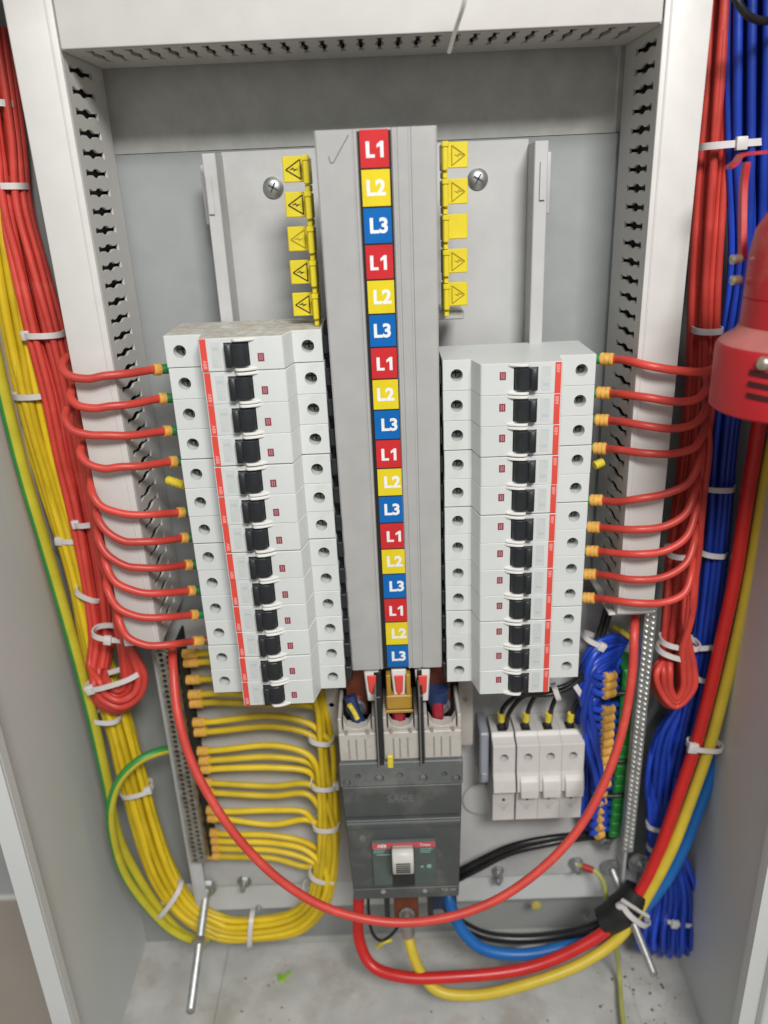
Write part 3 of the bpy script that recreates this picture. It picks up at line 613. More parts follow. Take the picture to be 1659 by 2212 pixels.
for i in range(10):
    off = hexo[1+i] if i < 6 else hexo[7+(i-6)*2]
    P_ = off_path(downL, off)
    # loop at the bottom: nested U in the vertical plane
    rad = (55, 42, 29, 17)[i % 4]; cx, cy = 254+(i//4)*4-4, 1478-(i//4)*5
    loopc = [(cx-rad*1.0, cy+6), (cx-rad*.74, cy+rad*.72), (cx, cy+rad*1.08), (cx+rad*.75, cy+rad*.7), (cx+rad, cy-4), (cx+rad*.62+4, cy-48)]
    P_ += [W(a, b, 50-5.2*(i//4)-.6*(i % 4)) for a, b in loopc]
    w0 = LW[i]; f0 = w0[0]
    top = f0[1]
    ys = [y for y in (1370, 1290, 1200, 1110, 1020, 930) if y > top+75]
    for y in ys:
        xc = 145+(y-850)*.165 if y < 1250 else 235+(y-1300)*.12
        P_.append(W(min(xc+12+(i % 3)*9, 268), y, 34-2*(i % 3)))
    P_.append(W(f0[0]+16, top-22+(20 if i > 5 else 0), 22)) if i < 4 else P_.append(W(f0[0]+2, top+38 if False else top-30, 24))
    P_ += [W(w0[0][0], w0[0][1], 9), W(w0[1][0], w0[1][1], 4.5), W(w0[2][0], w0[2][1]+random.uniform(-2, 2), 4), W((w0[2][0]+w0[3][0])/2, (w0[2][1]+w0[3][1])/2-(1 if i < 4 else -2), 5), W(w0[3][0]+8, w0[3][1]-1, 9)]
    z = LZ-17.5*poleL[i]; n2 = W(endL[i][0]-14, endL[i][1]+.5, 24); n1 = W(endL[i][0]+4, endL[i][1]-.5, 27); end = Vector((-89, 30, n1.z))
    P_ += [n2, n1, end]
    nm = f'red feeder wire entering the {ORD[poleL[i]]} left-hand breaker'
    o, Q = wire('feeder_wire', nm+(', last before the yellow group' if i == 3 else ''), 'wire', P_, 2.35, red_w, 'red feeder wires of the left bank', k=6)
    dd = n1-n2; sleeve(o, n2+dd*.02, dd, 3.15, 4.3 if i < 9 else 7, mark_o, 'wire_marker'); sleeve(o, n2+dd.normalized()*(5.4 if i < 9 else 8), end-n2, 2.9, 6, ferr, 'ferrule', False)

# --- right red feeders
RW = [
 [(1400, 790), (1470, 801), (1520, 803), (1548, 790)],
 [(1400, 859), (1465, 868), (1505, 862), (1527, 838)],
 [(1395, 920), (1455, 926), (1500, 915), (1524, 885)],
 [(1395, 979), (1455, 980), (1500, 966), (1520, 932)],
 [(1375, 1078), (1440, 1066), (1488, 1042), (1514, 985)],
 [(1372, 1144), (1435, 1137), (1480, 1110), (1502, 1055)],
 [(1372, 1197), (1435, 1190), (1482, 1160), (1503, 1100)],
 [(1366, 1252), (1435, 1246), (1482, 1216), (1500, 1165)],
 [(1366, 1302), (1435, 1301), (1478, 1281), (1494, 1235)]]
poleR = [0, 1, 2, 3, 5, 6, 7, 8, 9]
endR = [(1326, 776), (1318, 849), (1315, 908), (1310, 969), (1302, 1081), (1296, 1139), (1293, 1191), (1288, 1241), (1285, 1292)]
downR = [(W(1568, -40, 48), 8, 9), (W(1556, 180, 48), 8, 9), (W(1540, 380, 50), 8, 8), (W(1524, 620, 52), 7.5, 8), (W(1516, 850, 54), 8, 8), (W(1492, 1050, 55), 8, 7), (W(1472, 1200, 54), 8.5, 6), (W(1463, 1330, 52), 8.5, 5), (W(1452, 1402, 50), 7.5, 4)]
for i in range(9):
    off = hexo[1+i] if i < 6 else hexo[8+(i-6)*3]
    P_ = off_path(downR, off)
    rad = (43, 29, 15)[i % 3]; cx = 1457+(i//3)*5-5; dy_ = 46-5.2*(i//3)
    lx = 0
    P_ += [W(cx-rad, 1450, dy_), W(cx-rad*.85, 1490, dy_), W(cx-rad*.05, 1500+rad*.6, dy_), W(cx+rad*.85, 1486, dy_), W(cx+rad*.85, 1440, dy_), W(cx+rad*.6+3, 1402, dy_-2)]
    w0 = RW[i]; f0 = w0[3]
    for y in (1330, 1240, 1150, 1060, 960, 880):
        if y > f0[1]+70: P_.append(W(1478+(1330-y)*.10+(i % 3)*8, y, 34-2*(i % 3)))
    P_.append(W(f0[0]+2, f0[1]-28, 26)) if f0[1] > 900 else P_.append(W(f0[0]-4, f0[1]-26, 30))
    P_ += [W(f0[0], f0[1], 14), W(w0[2][0], w0[2][1], 6), W(w0[1][0], w0[1][1], 4), W(w0[0][0], w0[0][1], 4)]
    n2 = W(endR[i][0], endR[i][1], 24); n1 = W(endR[i][0]-32, endR[i][1]-1, 28); end = Vector((144.6, 31, n1.z))
    P_ += [W(endR[i][0]+30, endR[i][1]+3, 14), n2, n1, end]
    o, Q = wire('feeder_wire', f'red feeder wire entering the {ORD[poleR[i]]} right-hand breaker', 'wire', P_, 2.35, red_w, 'red feeder wires of the right bank', k=6)
    dd = (n1-n2).normalized(); sleeve(o, n2, dd, 3.3, 7.6, mark_o, 'wire_marker')
    sleeve(o, n2+dd*7.8, end-n2, 3.0, 5, ferr, 'ferrule', False)
# extra red strands that stay inside the bundles
for side, cen, hi, grp in (('left', downL, 6, 'red strands inside the left bundle'), ('right', downR, 5, 'red strands inside the right bundle')):
    for i in range(hi):
        off = hexo[(8+i*2-(i == 5)*1) % 18]; P_ = off_path(cen, (off[0]*.92, off[1]))
        wire('bundled_wire', f'red strand running straight inside the {side} red bundle', 'wire', P_, 2.3, red_w, grp, k=6)
# yellow markers left hanging where a pole has no feeder
p = W(380, 1042, 28)
for (pa, pb, lb) in ((W(362, 1037, 30), W(398, 1048, 24), 'left'), (W(1302, 998, 28), W(1284, 1006, 26), 'right')):
    mb = MB(); d_ = pb-pa; mb.cyl(pa, pb, 2.4, n=12)
    for q in range(4): mb.cyl(pa+d_*(q*.25+.03), pa+d_*(q*.25+.17), 2.8, n=12)
    tag(mb.build('loose_marker', mark_y, org=pa), f'loose yellow wire marker beside the {lb} bank where no red wire enters', 'wire marker')

# --- yellow wires: terminals -> column beside the main breaker -> bend at the bottom -> left bundle
rows = [(1412, 400), (1431, 402), (1468, 408), (1500, 414), (1519, 416), (1560, 425), (1581, 428), (1622, 440), (1643, 444), (1662, 446), (1690, 452), (1711, 458), (1750, 466), (1767, 470), (1799, 478), (1815, 482), (1831, 486), (1848, 490)]
colC = [(W(700, 1600, 48), 5.5, 6), (W(706, 1690, 47), 6.5, 6), (W(710, 1780, 46), 6.5, 6), (W(704, 1880, 44), 7, 6), (W(684, 1950, 42), 8, 7), (W(640, 1990, 42), 9, 7), (W(560, 2006, 44), 8.5, 7), (W(480, 2004, 47), 8, 7), (W(405, 1965, 52), 8.5, 7), (W(352, 1890, 58), 9, 7), (W(312, 1780, 62), 9, 7), (W(280, 1660, 64), 9, 7), (W(250, 1545, 64), 8.5, 7), (W(206, 1400, 70), 7, 7), (W(170, 1240, 76), 7, 7), (W(118, 1060, 80), 7.5, 7), (W(74, 900, 82), 8, 7), (W(40, 740, 84), 8.5, 7), (W(14, 580, 85), 8.5, 7), (W(-14, 380, 86), 9, 7)]
for i, (v, u) in enumerate(rows):
    off = hexo[(i*7) % 18]; P_ = []
    yT = 58
    u = 391+(v-1412)*.117; a = W(u+22, v, 55); P_ = [Vector((-131.5+ (a.x+131.5)*.0, 60, a.z)), a, W(u+60, v-2 if i < 10 else v+3, 52)]
    dip = {5: -14, 6: -12, 7: -12, 8: -8, 9: -4}.get(i, 0)
    P_.append(W(590, v+dip+(8 if i in (10, 11) else 14 if i in (13,) else 6 if i > 13 else 2 if i < 5 else 0), 50))
    cols = [c for c in colC]
    start = [j for j, c in enumerate(colC[:4]) if (1600, 1690, 1780, 1880)[j] > v+25]
    j0 = start[0] if start else 4
    joinv = v+18
    P_.append(W(664+6*(off[0]), v+(4 if i < 14 else 24), 48+off[1]*3))
    if i < 5: P_ += [W(690+off[0]*12, 1520+i*3, 50+off[1]*5)]
    elif i < 14 : P_.append(W(688+off[0]*9, v+26, 47+off[1]*5))
    P_ += off_path(colC[j0:], off)
    rk = ORD[i]
    o, Q = wire('neutral_wire', f'yellow wire on the {rk} row down the left terminal bar', 'wire', P_, 2.35, yel_w, 'yellow wires of the left terminal bar', k=6)
    d_ = (P_[2]-P_[1])
    sleeve(o, P_[1]-d_.normalized()*6, d_, 3.2, 11, mark_o, 'wire_marker')
# plain strands coming down the yellow bundle on the left
for i in range(5):
    off = hexo[7+i*2]; P_ = off_path(colC[7:], (off[0]*1.05, off[1]*1.05))
    wire('bundled_wire', 'yellow strand filling the left yellow bundle', 'wire', P_, 2.4, yel_w, 'yellow strands inside the left bundle', k=5)

# --- green and yellow earth cables on the left
gy = lambda j: 1 if j % 12 in (0, 1, 2, 3, 4, 5) else 0
A = UV((-60, 560, 45), (-26, 700, 45), (12, 870, 45), (50, 1020, 46), (100, 1190, 47), (152, 1370, 48), (194, 1530, 50), (228, 1680, 52), (255, 1810, 52), (300, 1900, 50), (352, 1975, 48), (400, 2022, 46), (438, 2030, 46), (452, 2020, 52))
wire('earth_cable', 'long green and yellow earth cable along the outer left side', 'cable', A, 4.2, None, k=8, n=12, mi=gy, mats=[gy_y, grn_w])
A = UV((384, 1618, 60), (350, 1622, 52), (305, 1640, 44), (262, 1680, 38), (240, 1740, 36), (244, 1810, 36), (270, 1890, 38), (318, 1958, 40), (372, 2010, 42), (420, 2030, 44), (462, 2018, 50))
wire('earth_cable', 'short green and yellow cable curling from the perforated bar', 'cable', A, 3.4, None, k=8, n=12, mi=lambda j: 1 if j % 12 in (1, 2, 3, 4) else 0, mats=[gy_y, grn_w])

# --- terminal bars
def term_bar(name, label, cat, x0, x1, yf, z0, z1, side, m_):
    t = thing(name, label, cat, ((x0+x1)/2, yf+8, z0))
    n = int((z1-z0)/4.3); m = MB(); holes = []
    for i in range(n):
        for c in range(2):
            z = z0+3+i*4.3+(2.1 if c else 0); x = x0+(x1-x0)*(.28 if c == 0 else .72)
            hr = 1.6 if side == 'l' else 1.25; holes.append([(x+hr*math.cos(a*math.tau/8), z+hr*math.sin(a*math.tau/8)) for a in range(8)])
    M_ = Matrix(((1, 0, 0, 0), (0, 0, -1, yf+1), (0, 1, 0, 0), (0, 0, 0, 1)))
    m.holed([(x0, z0), (x1, z0), (x1, z1), (x0, z1)], holes, 2, M_); m.box(x0, x1, yf+3.4, yf+8, z0, z1, .4)
    m.build('bar', m_, t)
    m = MB(); m.box(x0+.3, x1-.3, yf+2.9, yf+3.3, z0+1, z1-1); m.build('hole_backing', dark, t)
    return t, n
t, n = term_bar('terminal_bar', 'dull perforated terminal bar feeding the yellow wires', 'terminal bar', -137, -125.6, 40, -377, -187, 'l', brass)
m = MB(); m.box(-125.2, -123.6, 48, 69.5, -380, -183, .5); m.build('holder', dark, t)  # near-black strip stands for the shaded gap beside the bar
m = MB(); m.box(-133, -127, 48.3, 69.5, -372, -360); m.box(-133, -127, 48.3, 69.5, -210, -198); m.build('standoff', steeld, t)
t, n = term_bar('terminal_bar', 'bright silver screw rail on the right edge of the plate', 'terminal bar', 193.5, 201.5, 30, -372, -160, 'r', steel)
m = MB()
for i in range(int(212/4.3)):
    z = -369+i*4.3
    for c in range(2): m.lathe((195.6+c*3.9, 30, z+(2.1 if c else 0)), (0, -1, 0), [(-.4, 1.7), (.7, 1.6), (1.3, .8)], 8)
m.build('screw_row', steel, t)
m = MB(); m.box(194, 201, 38.3, 70, -366, -356); m.box(194, 201, 38.3, 70, -182, -172); m.build('standoff', steeld, t)

# right terminal strip with green body, markers and blue wires curling in
ts = thing('terminal_strip', 'green earth terminal strip among the blue wires', 'terminal strip', (172, 60, -385))
pts = [(1338, 1445), (1345, 1600), (1340, 1700), (1330, 1795)]
z1, z0 = W(1335, 1440, 50).z, W(1330, 1800, 50).z
xg = W(1338, 1600, 50).x
m = MB(); m.box(xg-3, xg+8, 45, 69.5, z0, z1, 1)
for i in range(17):
    z = z1-4-i*(z1-z0-8)/16.; m.box(xg-2, xg+7, 44, 45, z-2.6, z+2.6, .4)
m.build('green_body', mat('terminal_green', (.015, .20, .03), .45, var=.15), ts)
for z in (z1-18, z1-78, z1-110): m = MB(); m.box(xg-9, xg+8.5, 42, 69, z-1.3, z+1.3, .4); m.build('divider', black, ts)
nB = 20
for i in range(nB):
    v = 1452+i*(1790-1452)/(nB-1); 
    if i in (3,): continue
    bulge = 1272-10*math.sin(i*.35) if i < 14 else 1290
    um = 1322-i*.9
    P_ = [W(1352-i*1.2, 1385+i*2, 60), W(1328-i*1.5, 1375+i*8, 52), W(1290-i*1.4, 1388+i*11, 46-(i % 3)*2), W(bulge-8+(i % 4)*5, 1425+i*15, 44-(i % 3)*3), W(bulge-2+(i % 4)*5, v-8, 42), W(um-26, v+10, 42), W(um-6, v+2, 44), W(um+12, v-2, 50)]
    o, Q = wire('neutral_wire', f'blue wire curling into the {("upper" if i < 7 else "middle" if i < 14 else "lower")} part of the green terminal strip', 'wire', P_, 2.5, blu_w, f'blue wires at the {("upper" if i < 7 else "middle" if i < 14 else "lower")} green terminals', k=6)
    d_ = P_[-1]-P_[-3]; sleeve(o, P_[-3]+d_*.18+Vector((0, -2.6, 0)), d_, 3.5, 9.5 if i < 14 else 6, mark_o, 'wire_marker')
for i in range(8):
    x = 1250+i*8.5
    P_ = [W(x+30, 1400+i*3, 58), W(x+6, 1450+5*i, 54), W(x-1, 1560, 54), W(x+1+i*.6, 1680, 56), W(x+4, 1760+i*4, 58), W(x+14, 1800, 62)]
    wire('bundled_wire', 'blue strand hanging behind the fuse holders and terminal strip', 'wire', P_, 2.5, blu_w, 'blue strands behind the green terminals', k=6)

# --- right blue main bundle, runs down and turns back at the bottom
cenB = [(W(1632, -60, 40), 13, 10), (W(1628, 150, 40), 13, 10), (W(1626, 330, 42), 12, 9), (W(1622, 560, 46), 10, 8), (W(1585, 780, 50), 8.5, 8), (W(1562, 960, 56), 7, 8), (W(1549, 1130, 58), 6.5, 7), (W(1533, 1300, 60), 6.5, 7), (W(1512, 1430, 62), 6.2, 7), (W(1492, 1530, 64), 8, 7), (W(1468, 1640, 64), 9.5, 7), (W(1450, 1740, 64), 8, 7), (W(1450, 1830, 62), 7, 6), (W(1462, 1930, 58), 9, 7), (W(1452, 2010, 52), 12, 7)]
for i in range(16):
    off = hexo[i+1]; P_ = off_path(cenB, off)
    e = P_[-1]; P_ += [e+Vector((1.5, -3, -9-2*(i % 3))), e+Vector((3.5, -1, -9-2*(i % 2))), e+Vector((4.5, 2, 0))]
    wire('neutral_wire', 'blue strand of the thick bundle down the right side', 'wire', P_, 2.35, blu_w, 'blue strands of the right-hand bundle', k=6)
# fan of slack blue strands left of the thick cables
for i in range(20):
    tt = i/19
    P_ = [W(1500+12*tt, 1420, 66), W(1478+18*tt, 1500, 66), W(1418+62*tt, 1590+10*math.sin(i), 66-6*math.sin(i*2)), W(1398+78*tt, 1680, 62-5*math.cos(i*1.7)), W(1400+62*tt, 1745, 62-5*(i % 2)), W(1402+56*tt, 1785, 60-5*(i % 2)), W(1402+76*tt, 1850, 58-5*(i % 2)), W(1398+108*tt, 1930, 54+5*math.sin(i*2.6)), W(1378+130*tt, 2020+8*math.sin(i*1.3), 50-4*(i % 3)), W(1380+126*tt, 2062-24*abs(tt-.6)+6*math.sin(i*2.1), 50-4*(i % 3)), W(1402+98*tt, 2010, 60)]
    wire('neutral_wire', 'blue strand fanning out in the slack loop at lower right', 'wire', P_, 2.3, blu_w, 'blue strands of the slack loop', k=6)

# --- thick supply cables
P_ = UV((1690, 700, 30), (1650, 860, 32), (1626, 1000, 34), (1609, 1106, 35), (1588, 1242, 36), (1561, 1370, 38), (1535, 1486, 38), (1502, 1610, 38), (1462, 1728, 36), (1426, 1832, 32), (1384, 1923, 26), (1325, 1997, 20), (1240, 2052, 14), (1134, 2092, 10), (980, 2110, 8), (870, 2110, 10), (802, 2085, 18), (776, 2030, 28), (774, 1965, 36), (776, 1925, 40))
wire('supply_cable', 'thick red supply cable sweeping from upper right to the main breaker', 'cable', P_, 4.5, redk, 'thick supply cables', k=8, n=14)
P_ = UV((1725, 700, 30), (1690, 860, 32), (1661, 1000, 34), (1643, 1106, 35), (1620, 1242, 36), (1594, 1370, 38), (1566, 1486, 38), (1533, 1610, 38), (1492, 1728, 36), (1452, 1832, 30), (1404, 1925, 24), (1342, 2020, 16), (1262, 2078, 8), (1145, 2124, 2), (1020, 2150, 2), (942, 2138, 6), (905, 2092, 14), (886, 2040, 22), (880, 2012, 28))
wire('supply_cable', 'thick yellow supply cable ending in a bright lug under the main breaker', 'cable', P_, 4.2, yelk, 'thick supply cables', k=8, n=14)
P_ = UV((1735, 1000, 46), (1690, 1150, 46), (1655, 1300, 48), (1608, 1460, 50), (1556, 1620, 50), (1516, 1728, 46), (1474, 1835, 40), (1418, 1930, 34), (1330, 2012, 28), (1220, 2046, 24), (1120, 2062, 24), (1040, 2048, 26), (995, 2005, 32), (972, 1950, 40), (965, 1915, 48))
wire('supply_cable', 'thick blue supply cable curling up under the right of the main breaker', 'cable', P_, 4.7, bluk, 'thick supply cables', k=8, n=14)
P_ = UV((1350, 1960, 28), (1290, 1998, 30), (1200, 2022, 34), (1110, 2028, 36), (1040, 2018, 38), (990, 1990, 44), (962, 1955, 52))
wire('black_cable', 'black cable leaving the tape wrap toward the main breaker', 'cable', P_, 4.3, blk_w, k=8)
for dy, lb in ((0, 'upper'), (16, 'lower')):
    P_ = UV((985, 1885+dy, 55), (1030, 1862+dy, 50), (1100, 1830+dy*.8, 46), (1180, 1812+dy*.7, 46), (1260, 1803+dy*.4, 50), (1330, 1798+dy*.4, 56))
    wire('black_cable', f'{lb} of the two black cables running right from behind the main breaker', 'cable', P_, 2.7, blk_w, 'pair of black cables', k=8)
P_ = UV((1345, 1935, 34), (1325, 1965, 22), (1350, 1985, 18))
mb = MB(); c = [W(1300, 1992, 26), W(1328, 1978, 26), W(1358, 1952, 27), W(1378, 1922, 30)]
mb.tube(cat_rom(c, 6), lambda q: 13.2-2.2*abs(q-.5)*2, 16)
tag(mb.build('tape_wrap', mat('black_tape', (.012, .012, .012), .45, var=.2), org=c[0]), 'black tape wrap binding the thick cables at lower right', 'tape')
# the single red loop slung across the front
P_ = UV((372, 1395, 35), (374, 1440, 20), (384, 1540, 2), (412, 1640, -10), (458, 1730, -20), (522, 1820, -28), (610, 1905, -34), (710, 1963, -38), (840, 1992, -40), (960, 1983, -40), (1070, 1945, -36), (1170, 1876, -28), (1250, 1790, -18), (1310, 1680, -6), (1346, 1570, 6), (1366, 1450, 16), (1370, 1370, 24), (1372, 1320, 40))
wire('link_cable', 'single red cable slung in a wide U across the front of the board', 'cable', P_, 2.95, red_w, k=10, n=14)
# copper lug at the yellow supply cable
p = W(880, 1990, 26); t = thing('cable_lug', 'bright crimp lug joining the yellow supply cable to the copper tail', 'lug', p)
m = MB(); m.lathe(W(882, 2020, 24), (W(878, 1985, 26)-W(882, 2020, 24)), [(0, 5), (1, 5.4), (9, 5.2), (13, 5.8), (15, 3)], 20); m.build('barrel', steel, t)
m = MB(); m.lathe(W(879, 1975, 27), (0, -1, .25), [(0, 6), (1.2, 6), (1.3, 4.2), (3.5, 4), (5.5, 2.6), (6, .5)], 20); m.build('bolt', mat('tinned', (.30, .29, .27), .55, metal=.6, var=.3, vscale=300), t)
q = W(878, 1965, 30); m = MB(); m.box(q.x-9.5, q.x+9.5, 28, 33, q.z-9, q.z+22, .6); m.build('copper_tail', copper, t)
for u in (836, 930):
    q = W(u, 1958, 26); m = MB(); m.box(q.x-2, q.x+2, 24, 50, q.z-13, q.z+18, .5); tag(m.build('outlet_barrier', black, org=q), f'{"left" if u < 880 else "right"} black plastic fin under the main breaker', 'barrier')
q = W(960, 1950, 40); m = MB(); m.box(q.x-10, q.x+10, 40, 66, q.z-8, q.z+20, 1); tag(m.build('lug_shroud', mat('navy_shroud', (.02, .035, .08), .5), org=q), 'dark blue shroud where the blue supply cable enters the main breaker', 'shroud')
P_ = UV((795, 1930, 40), (797, 1975, 34), (806, 2018, 30), (824, 2032, 30), (850, 2015, 32), (862, 1995, 36))
wire('black_wire', 'thin black wire looping under the main breaker', 'wire', P_, 1.3, blk_w, k=8)
P_ = UV((815, 2046, 34), (832, 2034, 30), (845, 2030, 32)); wire('loose_end', 'short yellow wire end beside the thin black loop', 'wire', P_, 1.6, mark_y)

# --- black control wires to the fuse holders
fx = [(1082, 1585), (1137, 1588), (1186, 1585), (1234, 1583)]
trunk = [W(1322, 1285, 58), W(1305, 1350, 52), W(1283, 1410, 46), W(1258, 1462, 42), W(1220, 1488, 40), W(1180, 1497, 40)]
for i, (u, v) in enumerate(fx):
    cx = (xs[i][0]+xs[i][1])/2; e = Vector((cx, 50, -268.6))
    tr = [p+Vector((1.7*math.cos(i*1.7), 1.7*math.sin(i*1.7), 1.5*math.sin(i*2.3))) for p in trunk[:6 if i < 2 else 5]]
    if i == 3: tr = tr[:4]+[W(1248, 1478, 42)]
    start_u = u+16
    P_ = tr+[W(start_u+8 if i else 1125, 1500-(8 if i > 1 else 0), 44), W(u+6, 1528, 47), W(u+1, 1560, 50), e, e-Vector((0, 0, 5))]
    o, Q = wire('control_wire', f'black control wire dropping into the {["leftmost", "second", "third", "rightmost"][i]} fuse holder', 'wire', P_, 1.75, blk_w, 'black control wires', k=7)
    d_ = e-W(u, 1540, 48); sleeve(o, W(u, 1540, 48), d_, 2.3, 8, mark_y, 'wire_marker'); 
    sleeve(o, e+Vector((0, 0, 5)), Vector((0, 0, -1)), 2.2, 5, black, 'ferrule', False)
P_ = [p+Vector((-2.5, -1, -1)) for p in trunk[:6]]+[W(1135, 1502, 44), W(1100, 1540, 46), W(1092, 1575, 50), Vector((105.5, 50, -270))]
wire('control_wire', 'extra black control wire sharing the leftmost fuse holder', 'wire', P_, 1.75, blk_w, k=7)
P_ = UV((1325, 1352, 60), (1340, 1362, 56), (1360, 1376, 54)); wire('loose_end', 'short yellow wire end under the foot of the right upright', 'wire', P_, 2, mark_y)

# --- earth lead with red sleeve
P_ = UV((1250, 1868, 66), (1262, 1874, 62), (1288, 1884, 58), (1303, 1905, 54), (1310, 1945, 50), (1318, 1990, 50), (1330, 2040, 40))+[WZ(1338, 2110, CZ0+14), WZ(1342, 2170, CZ0+12), WZ(1350, 2240, CZ0+12)]
o, Q = wire('earth_lead', 'thin green-yellow earth lead with red sleeve running down to the floor', 'wire', P_, 1.9, None, k=8, mi=lambda j: 1 if j in (3, 4) else 0, mats=[mat('dull_gy', (.42, .42, .10), .5, var=.1), grn_w])
sleeve(o, W(1258, 1871, 62), W(1285, 1881, 58)-W(1258, 1871, 62), 2.7, 9, rust, 'sleeve', False)

# --- black loop near the top right
P_ = UV((1575, -30, 8), (1592, 2, 6), (1612, 30, 6), (1640, 44, 8), (1680, 42, 12), (1720, 30, 16)); wire('black_wire', 'black wire crossing the blue bundle at the top right', 'wire', P_, 1.9, blk_w)

# ================================================================== CABLE TIES
def cable_tie(lbl, uv0, uv1, Y, depth, head=None, wd=3.6, hs=5.2):
    """strap seen between two picture points, wrapped round a bundle of the given depth"""
    a = W(*uv0, Y); b = W(*uv1, Y); c = (a+b)/2; s_ = (b-a)/2; hw = s_.length*.93; depth *= .72; s_.normalize()
    d_ = Vector((0, -1, 0)); d_ = (d_-s_*d_.dot(s_)).normalized(); ax = s_.cross(d_).normalized()
    mb = MB(); n = 28; R = []
    for i in range(n):
        t_ = i*math.tau/n; ct, st = math.cos(t_), math.sin(t_)
        q = c+s_*(hw*math.copysign(abs(ct)**.75, ct))+d_*(depth*math.copysign(abs(st)**.75, st)); nn = (s_*ct/hw+d_*st/depth).normalized()
        R.append([q+ax*wd/2, q+ax*wd/2+nn*1.1, q-ax*wd/2+nn*1.1, q-ax*wd/2])
    mb.rings(R+[R[0]], cap=False); bmesh.ops.remove_doubles(mb.bm, verts=mb.bm.verts, dist=.001)
    o = tag(mb.build('cable_tie', tie_m, org=c, smooth=40), lbl, 'cable tie', 'white cable ties')
    if head is not None:
        t_ = head; q = c+s_*(hw*math.cos(t_))+d_*(depth*math.sin(t_)+1.2)
        M_ = Matrix.Translation(q) @ Matrix((s_, d_, ax)).transposed().to_4x4()
        k = MB(); k.box(-hs/2, hs/2, -1.8, 2, -hs/2-.4, hs/2+.4, .7, 2, M=M_); k.build('head', tie_m, o)
    return o
HP = math.pi/2
T = cable_tie
T('tie around the left red bundle highest in view', (-30, 222), (32, 226), 84, 12)
T('tie around the left red bundle just below the highest one', (-5, 402), (58, 402), 83, 12)
T('tie with a head across the left red bundle above the first red feeder', (56, 722), (138, 720), 78, 12, 2.7)
T('tie with a round head on the yellow bundle level with the second breaker', (32, 853), (108, 850), 80, 12, 2.9)
T('tie on the left red bundle beside the sixth breaker', (165, 1128), (222, 1122), 70, 11, 2.8)
T('tie head on the left yellow bundle just below the red one', (126, 1160), (184, 1160), 77, 11, 2.4)
T('thin slanted tie across the red bundle beside the eighth breaker', (166, 1268), (222, 1292), 68, 11)
T('tie gathering the slack red wires above their loop', (200, 1362), (296, 1372), 42, 12, 1.7)
T('long slanted tie across the round red loop', (186, 1482), (308, 1446), 42, 13, 2.5, hs=6)
T('tie on the yellow bundle hidden under the round red loop', (198, 1545), (262, 1548), 55, 11)
T('tie with a head to the right on the yellow bundle below the red loop', (262, 1712), (330, 1696), 58, 11, .5)
T('diagonal tie at the lower left bend of the yellow bundle', (340, 1975), (392, 1908), 46, 13, 2.8)
T('upright tie on the bottom run of the yellow bundle', (541, 2038), (545, 1972), 43, 12)
T('highest tie on the yellow column left of the main breaker', (668, 1588), (720, 1596), 47, 11)
T('tie with a head on the yellow column beside the top of the dark breaker case', (672, 1690), (730, 1690), 47, 11, .35)
T('tie on the yellow column level with the fascia of the main breaker', (676, 1779), (734, 1778), 46, 11)
T('tie with a head on the yellow column level with the breaker handle', (668, 1878), (722, 1894), 45, 12, .7)
T('slanted tie where the yellow column meets the red link cable', (652, 1915), (712, 1945), 44, 12)
T('wide tie with a round head over the red and blue bundles at upper right', (1508, 318), (1668, 305), 42, 14, 1.65, hs=6)
T('tie around the right red bundle beside the siren', (1498, 713), (1556, 711), 48, 12)
T('long tie around red and blue wires below the siren', (1506, 1048), (1584, 1050), 52, 12)
T('tie around the right blue bundle halfway down', (1508, 1188), (1566, 1193), 54, 11)
T('tie around the right red wires level with the eighth breaker', (1438, 1192), (1512, 1190), 44, 13)
T('upper of two ties pinching the right red loop', (1424, 1380), (1510, 1392), 44, 12)
T('lower of two ties pinching the right red loop', (1418, 1398), (1497, 1418), 43, 12)
T('tie tail from the red loop to the blue bundle', (1480, 1390), (1545, 1386), 54, 10)
T('tie around the right blue bundle beside the red loop', (1500, 1458), (1538, 1460), 54, 10)
T('tie with a big head around the thick red and yellow cables', (1484, 1606), (1560, 1612), 38, 9, 2.6, hs=7)
T('tie on the slack blue loop where the thick cables pass', (1396, 1780), (1466, 1782), 55, 9)
T('small tie below it on the slack blue loop', (1398, 1828), (1470, 1836), 54, 9)
T('tie with a square head near the bottom of the slack blue loop', (1428, 1976), (1512, 1984), 52, 11, 2.1, hs=6)
T('large tie around the black tape wrap', (1340, 1944), (1398, 1984), 24, 16, 2.9, wd=4.2, hs=8)
T('tie with a head where the black control wires meet the blue ones', (1262, 1372), (1306, 1392), 48, 8, 1.0)
T('right tie on the black control wires above the fuse holders', (1240, 1474), (1258, 1500), 42, 6)
T('left tie on the black control wires above the fuse holders', (1196, 1480), (1206, 1508), 40, 6)
# tie tail pieces pointing away from the tape
m = MB(); m.tube([W(1345, 1945, 14), W(1400, 1980, 18)], 1.6, 6); tag(m.build('tie_tail', tie_m, org=W(1345, 1945, 14)), 'straight cut tie tail over the black tape wrap', 'tie tail')

